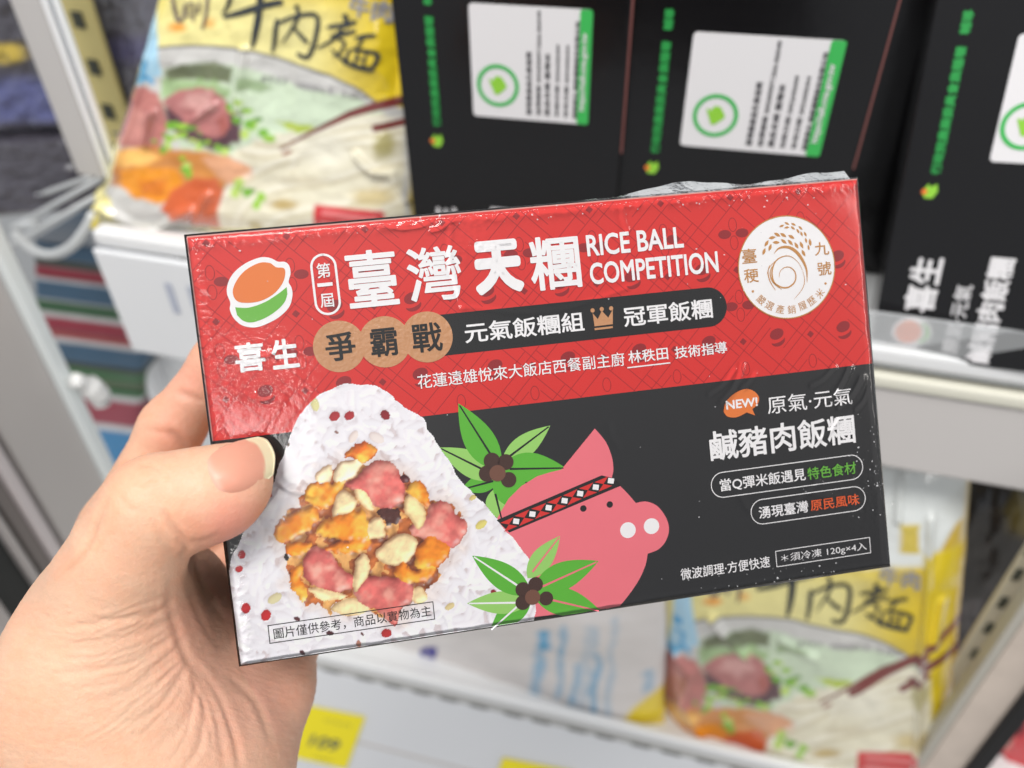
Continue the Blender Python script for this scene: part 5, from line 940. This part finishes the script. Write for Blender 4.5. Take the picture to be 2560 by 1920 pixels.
# freezer door leaf at the left, standing open towards the viewer
xd = unY(151, 951, .30)[0]
def door_strip(px0, px1, row, dx, thick):
    a, b = unX(px0, row, xd), unX(px1, row, xd); y0, y1 = sorted((a[1], b[1])); return obox((xd-thick+dx, y0, .05), (thick, 0, 0), (0, y1-y0, 0), (0, 0, 1.9))
door = empty('freezer_door', (xd, .2, .05), 'pale grey freezer door panel with bright white rim at lower left, behind the wrist', 'door')
DP, DR, DG, DL, DB = mat('door_panel', (186, 181, 178), .4, .4, bump=(8, .05)), mat('door_rim', (226, 232, 232), .3), mat('door_mid_grey', (120, 113, 110), .5), mat('door_ridge', (200, 192, 192), .4), mat('gasket_black', (34, 36, 36), .6)  # inner strip gets a darker grey than the door panel
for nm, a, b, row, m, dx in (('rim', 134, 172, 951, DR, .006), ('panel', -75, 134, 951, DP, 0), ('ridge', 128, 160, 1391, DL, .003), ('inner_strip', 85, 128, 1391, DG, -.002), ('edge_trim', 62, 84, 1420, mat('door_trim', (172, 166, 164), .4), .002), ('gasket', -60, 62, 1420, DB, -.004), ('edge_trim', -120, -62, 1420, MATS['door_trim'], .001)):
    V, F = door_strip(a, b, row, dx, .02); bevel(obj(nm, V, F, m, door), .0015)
kc = [unX(x, y, xd+.012) for x, y in ((185, 950), (215, 960), (245, 985), (255, 1010))]
V, F = tube(catmull(kc, 5), [.005]*6+[.0075]*6+[.0055]*4, 14); obj('clip_knob', V, F, mat('clip_white', (238, 238, 236), .3), door, smooth=True)
# dark pouches at the back left and behind the noodle bag
def dark_paint(seed, extra=None):
    def f(X, Y):
        p = Paint(X, Y, (92, 88, 98)); p.mask(vnoise(X*.012, Y*.012, seed, 4)*1.3-.3, (58, 54, 62)); 
        if extra: extra(p)
        return p.C
    return f
DKM = mat('dark_bag_film', (80, 80, 90), .22, .6, coat=.6, attr='paint', bump=(60, .8))
def ex1(p): p.blob((70, 120), (52, 26), (206, 178, 70), .3, 3, .2); p.blob((5, 105), (16, 12), (216, 140, 80), .4); p.mask(sstep(160, 200, p.Y)*sstep(300, 270, p.Y), (96, 100, 150)); p.mask(sstep(345, 330, p.Y)*sstep(290, 310, p.Y)*.5, (190, 190, 200))
sheet('dark_pouch', [(-150, -150), (190, -160), (260, 330), (-120, 345)], unY(80, 200, .46), lean(.05, .15), dark_paint(51, ex1), 'dark bag with yellow and bluish print at the upper left, left of the white post', 'pouch', nu=90, nv=110, bulge=.02, thick=.03, wrinkle=.004, seed=21, m=DKM, wf=1.6)
sheet('dark_pouch', [(-130, 330), (240, 318), (270, 520), (-80, 545)], unY(80, 430, .44), lean(.05, .25), dark_paint(52), 'plain dark grey bag lying under the one with yellow print, above the wire rack', 'pouch', nu=80, nv=70, bulge=.02, thick=.03, wrinkle=.0035, seed=22, m=DKM, wf=1.5)
def ex2(p): p.mask(vnoise(p.X*.01, p.Y*.01, 66, 3)*.8, (120, 122, 132)); p.mask(sstep(60, 110, p.Y)*sstep(170, 120, p.Y)*.5, (84, 80, 130))
sheet('dark_pouch', [(180, -120), (560, -130), (520, 420), (215, 410)], unY(330, 150, .47), lean(0, .2), dark_paint(53, ex2), 'dark grey bag between the slotted strip and the yellow noodle bag', 'pouch', nu=90, nv=110, bulge=.02, thick=.03, wrinkle=.003, seed=23, m=DKM, wf=1.4)
sheet('dark_pouch', [(980, -130), (1120, -130), (1110, 500), (1030, 500)], unY(1050, 150, .43), lean(0, .05), dark_paint(54), 'narrow dark pouch in the gap between the noodle bag and the leftmost black carton', 'pouch', nu=50, nv=90, bulge=.004, thick=.02, wrinkle=.001, seed=24, m=DKM)
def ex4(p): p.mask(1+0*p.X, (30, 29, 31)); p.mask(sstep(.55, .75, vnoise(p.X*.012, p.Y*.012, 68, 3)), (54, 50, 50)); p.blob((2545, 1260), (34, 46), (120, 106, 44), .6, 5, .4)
sheet('dark_pouch', [(2330, 1150), (2760, 1190), (2700, 1900), (2330, 1900)], unY(2480, 1500, .45), lean(0, .06), dark_paint(55, ex4), 'black sheet added for the dark back at right, under the upper price rail and behind the slotted strip', 'pouch', nu=70, nv=90, bulge=.012, thick=.02, wrinkle=.002, seed=26, m=DKM)  # pouch shape added in black to stand for the dark back
def red_paint(X, Y):
    p = Paint(X, Y, (196, 52, 58)); p.mask(sstep(.45, .62, vnoise(X*.02, Y*.02, 61, 3)), (226, 210, 196)); p.mask(sstep(.6, .75, vnoise(X*.02, Y*.02, 62, 3)), (120, 30, 40)); return p.C
sheet('snack_pouch', [(2420, 1720), (2640, 1560), (2660, 2040), (2440, 2040)], unY(2520, 1850, .40), lean(-.2, .2), red_paint, 'red and white pouch in the bottom right corner of the picture', 'pouch', nu=60, nv=60, bulge=.008, thick=.02, seed=31)
# striped packs on the lower shelf at left
zS = zz(200, 560, .3376)
def stripes(bands):
    def f(X, Y):
        p = Paint(X, Y, (206, 204, 204)); q = (Y-560)/.3376-.13*((X-200)/.3376)
        for a, b, c in bands: p.mask(sstep(a-6, a+6, q)*sstep(b+6, b-6, q), c)
        return p.C
    return f
bl, gr, rd2, br = (66, 98, 124), (60, 106, 66), (156, 52, 70), (96, 84, 78)
PK = mat('pack_print', rough=.35, spec=.5, attr='paint')
yS = .45
for i, (q0, q1, bands) in enumerate(((150, 415, ((150, 262, bl), (262, 318, (60, 66, 60)), (320, 402, (150, 44, 62)))), (415, 800, ((430, 560, bl), (570, 655, (54, 96, 64)), (690, 800, rd2))), (800, 1170, ((800, 835, (160, 70, 70)), (870, 1000, bl), (1000, 1040, (50, 60, 56)), (1040, 1110, gr), (1110, 1165, (84, 100, 70)))), (1170, 1445, ((1130, 1215, gr), (1255, 1430, rd2))), (1445, 1800, ((1480, 1800, (50, 128, 178)),)))):
    c = [((x-0)*.3376+200, (q+.13*x)*.3376+560) for x, q in ((-330, q0), (480, q0), (440 if i > 2 else 480, q1), (-330, q1))]
    sheet('frozen_pack', c, unY(300, 900, yS), lean(0, .0), stripes(bands), ('striped pack topmost of the stack at left, blue above dark red', 'striped pack second from the top at left, blue, green and red bands', 'striped pack in the middle of the left stack, wide blue band over green', 'striped pack with green and crimson bands, beside the index finger', 'striped pack lowest of the left stack, blue band peeking over the hand')[i], 'frozen pack', 'striped packs stacked at left', nu=40, nv=40, bulge=.004, thick=.06, wrinkle=.0006, seed=40+i, m=PK, edge_w=.05)
# pale end panel behind the index finger
V, F = upright(392, 900, 1000, .47, .1, CAM[2]-.36, .02); ep = tag(obj('end_panel', V, F, WPL), 'white end panel behind the index finger, right of the striped packs', 'panel'); bevel(ep, .004, 3)
V, F = upright(372, 392, 1000, .452, .1, CAM[2]-.36, .02); ep = tag(obj('panel_trim', V, F, MATS['bright_enamel']), 'bright white trim edge right of the striped packs', 'trim'); bevel(ep, .003, 3)
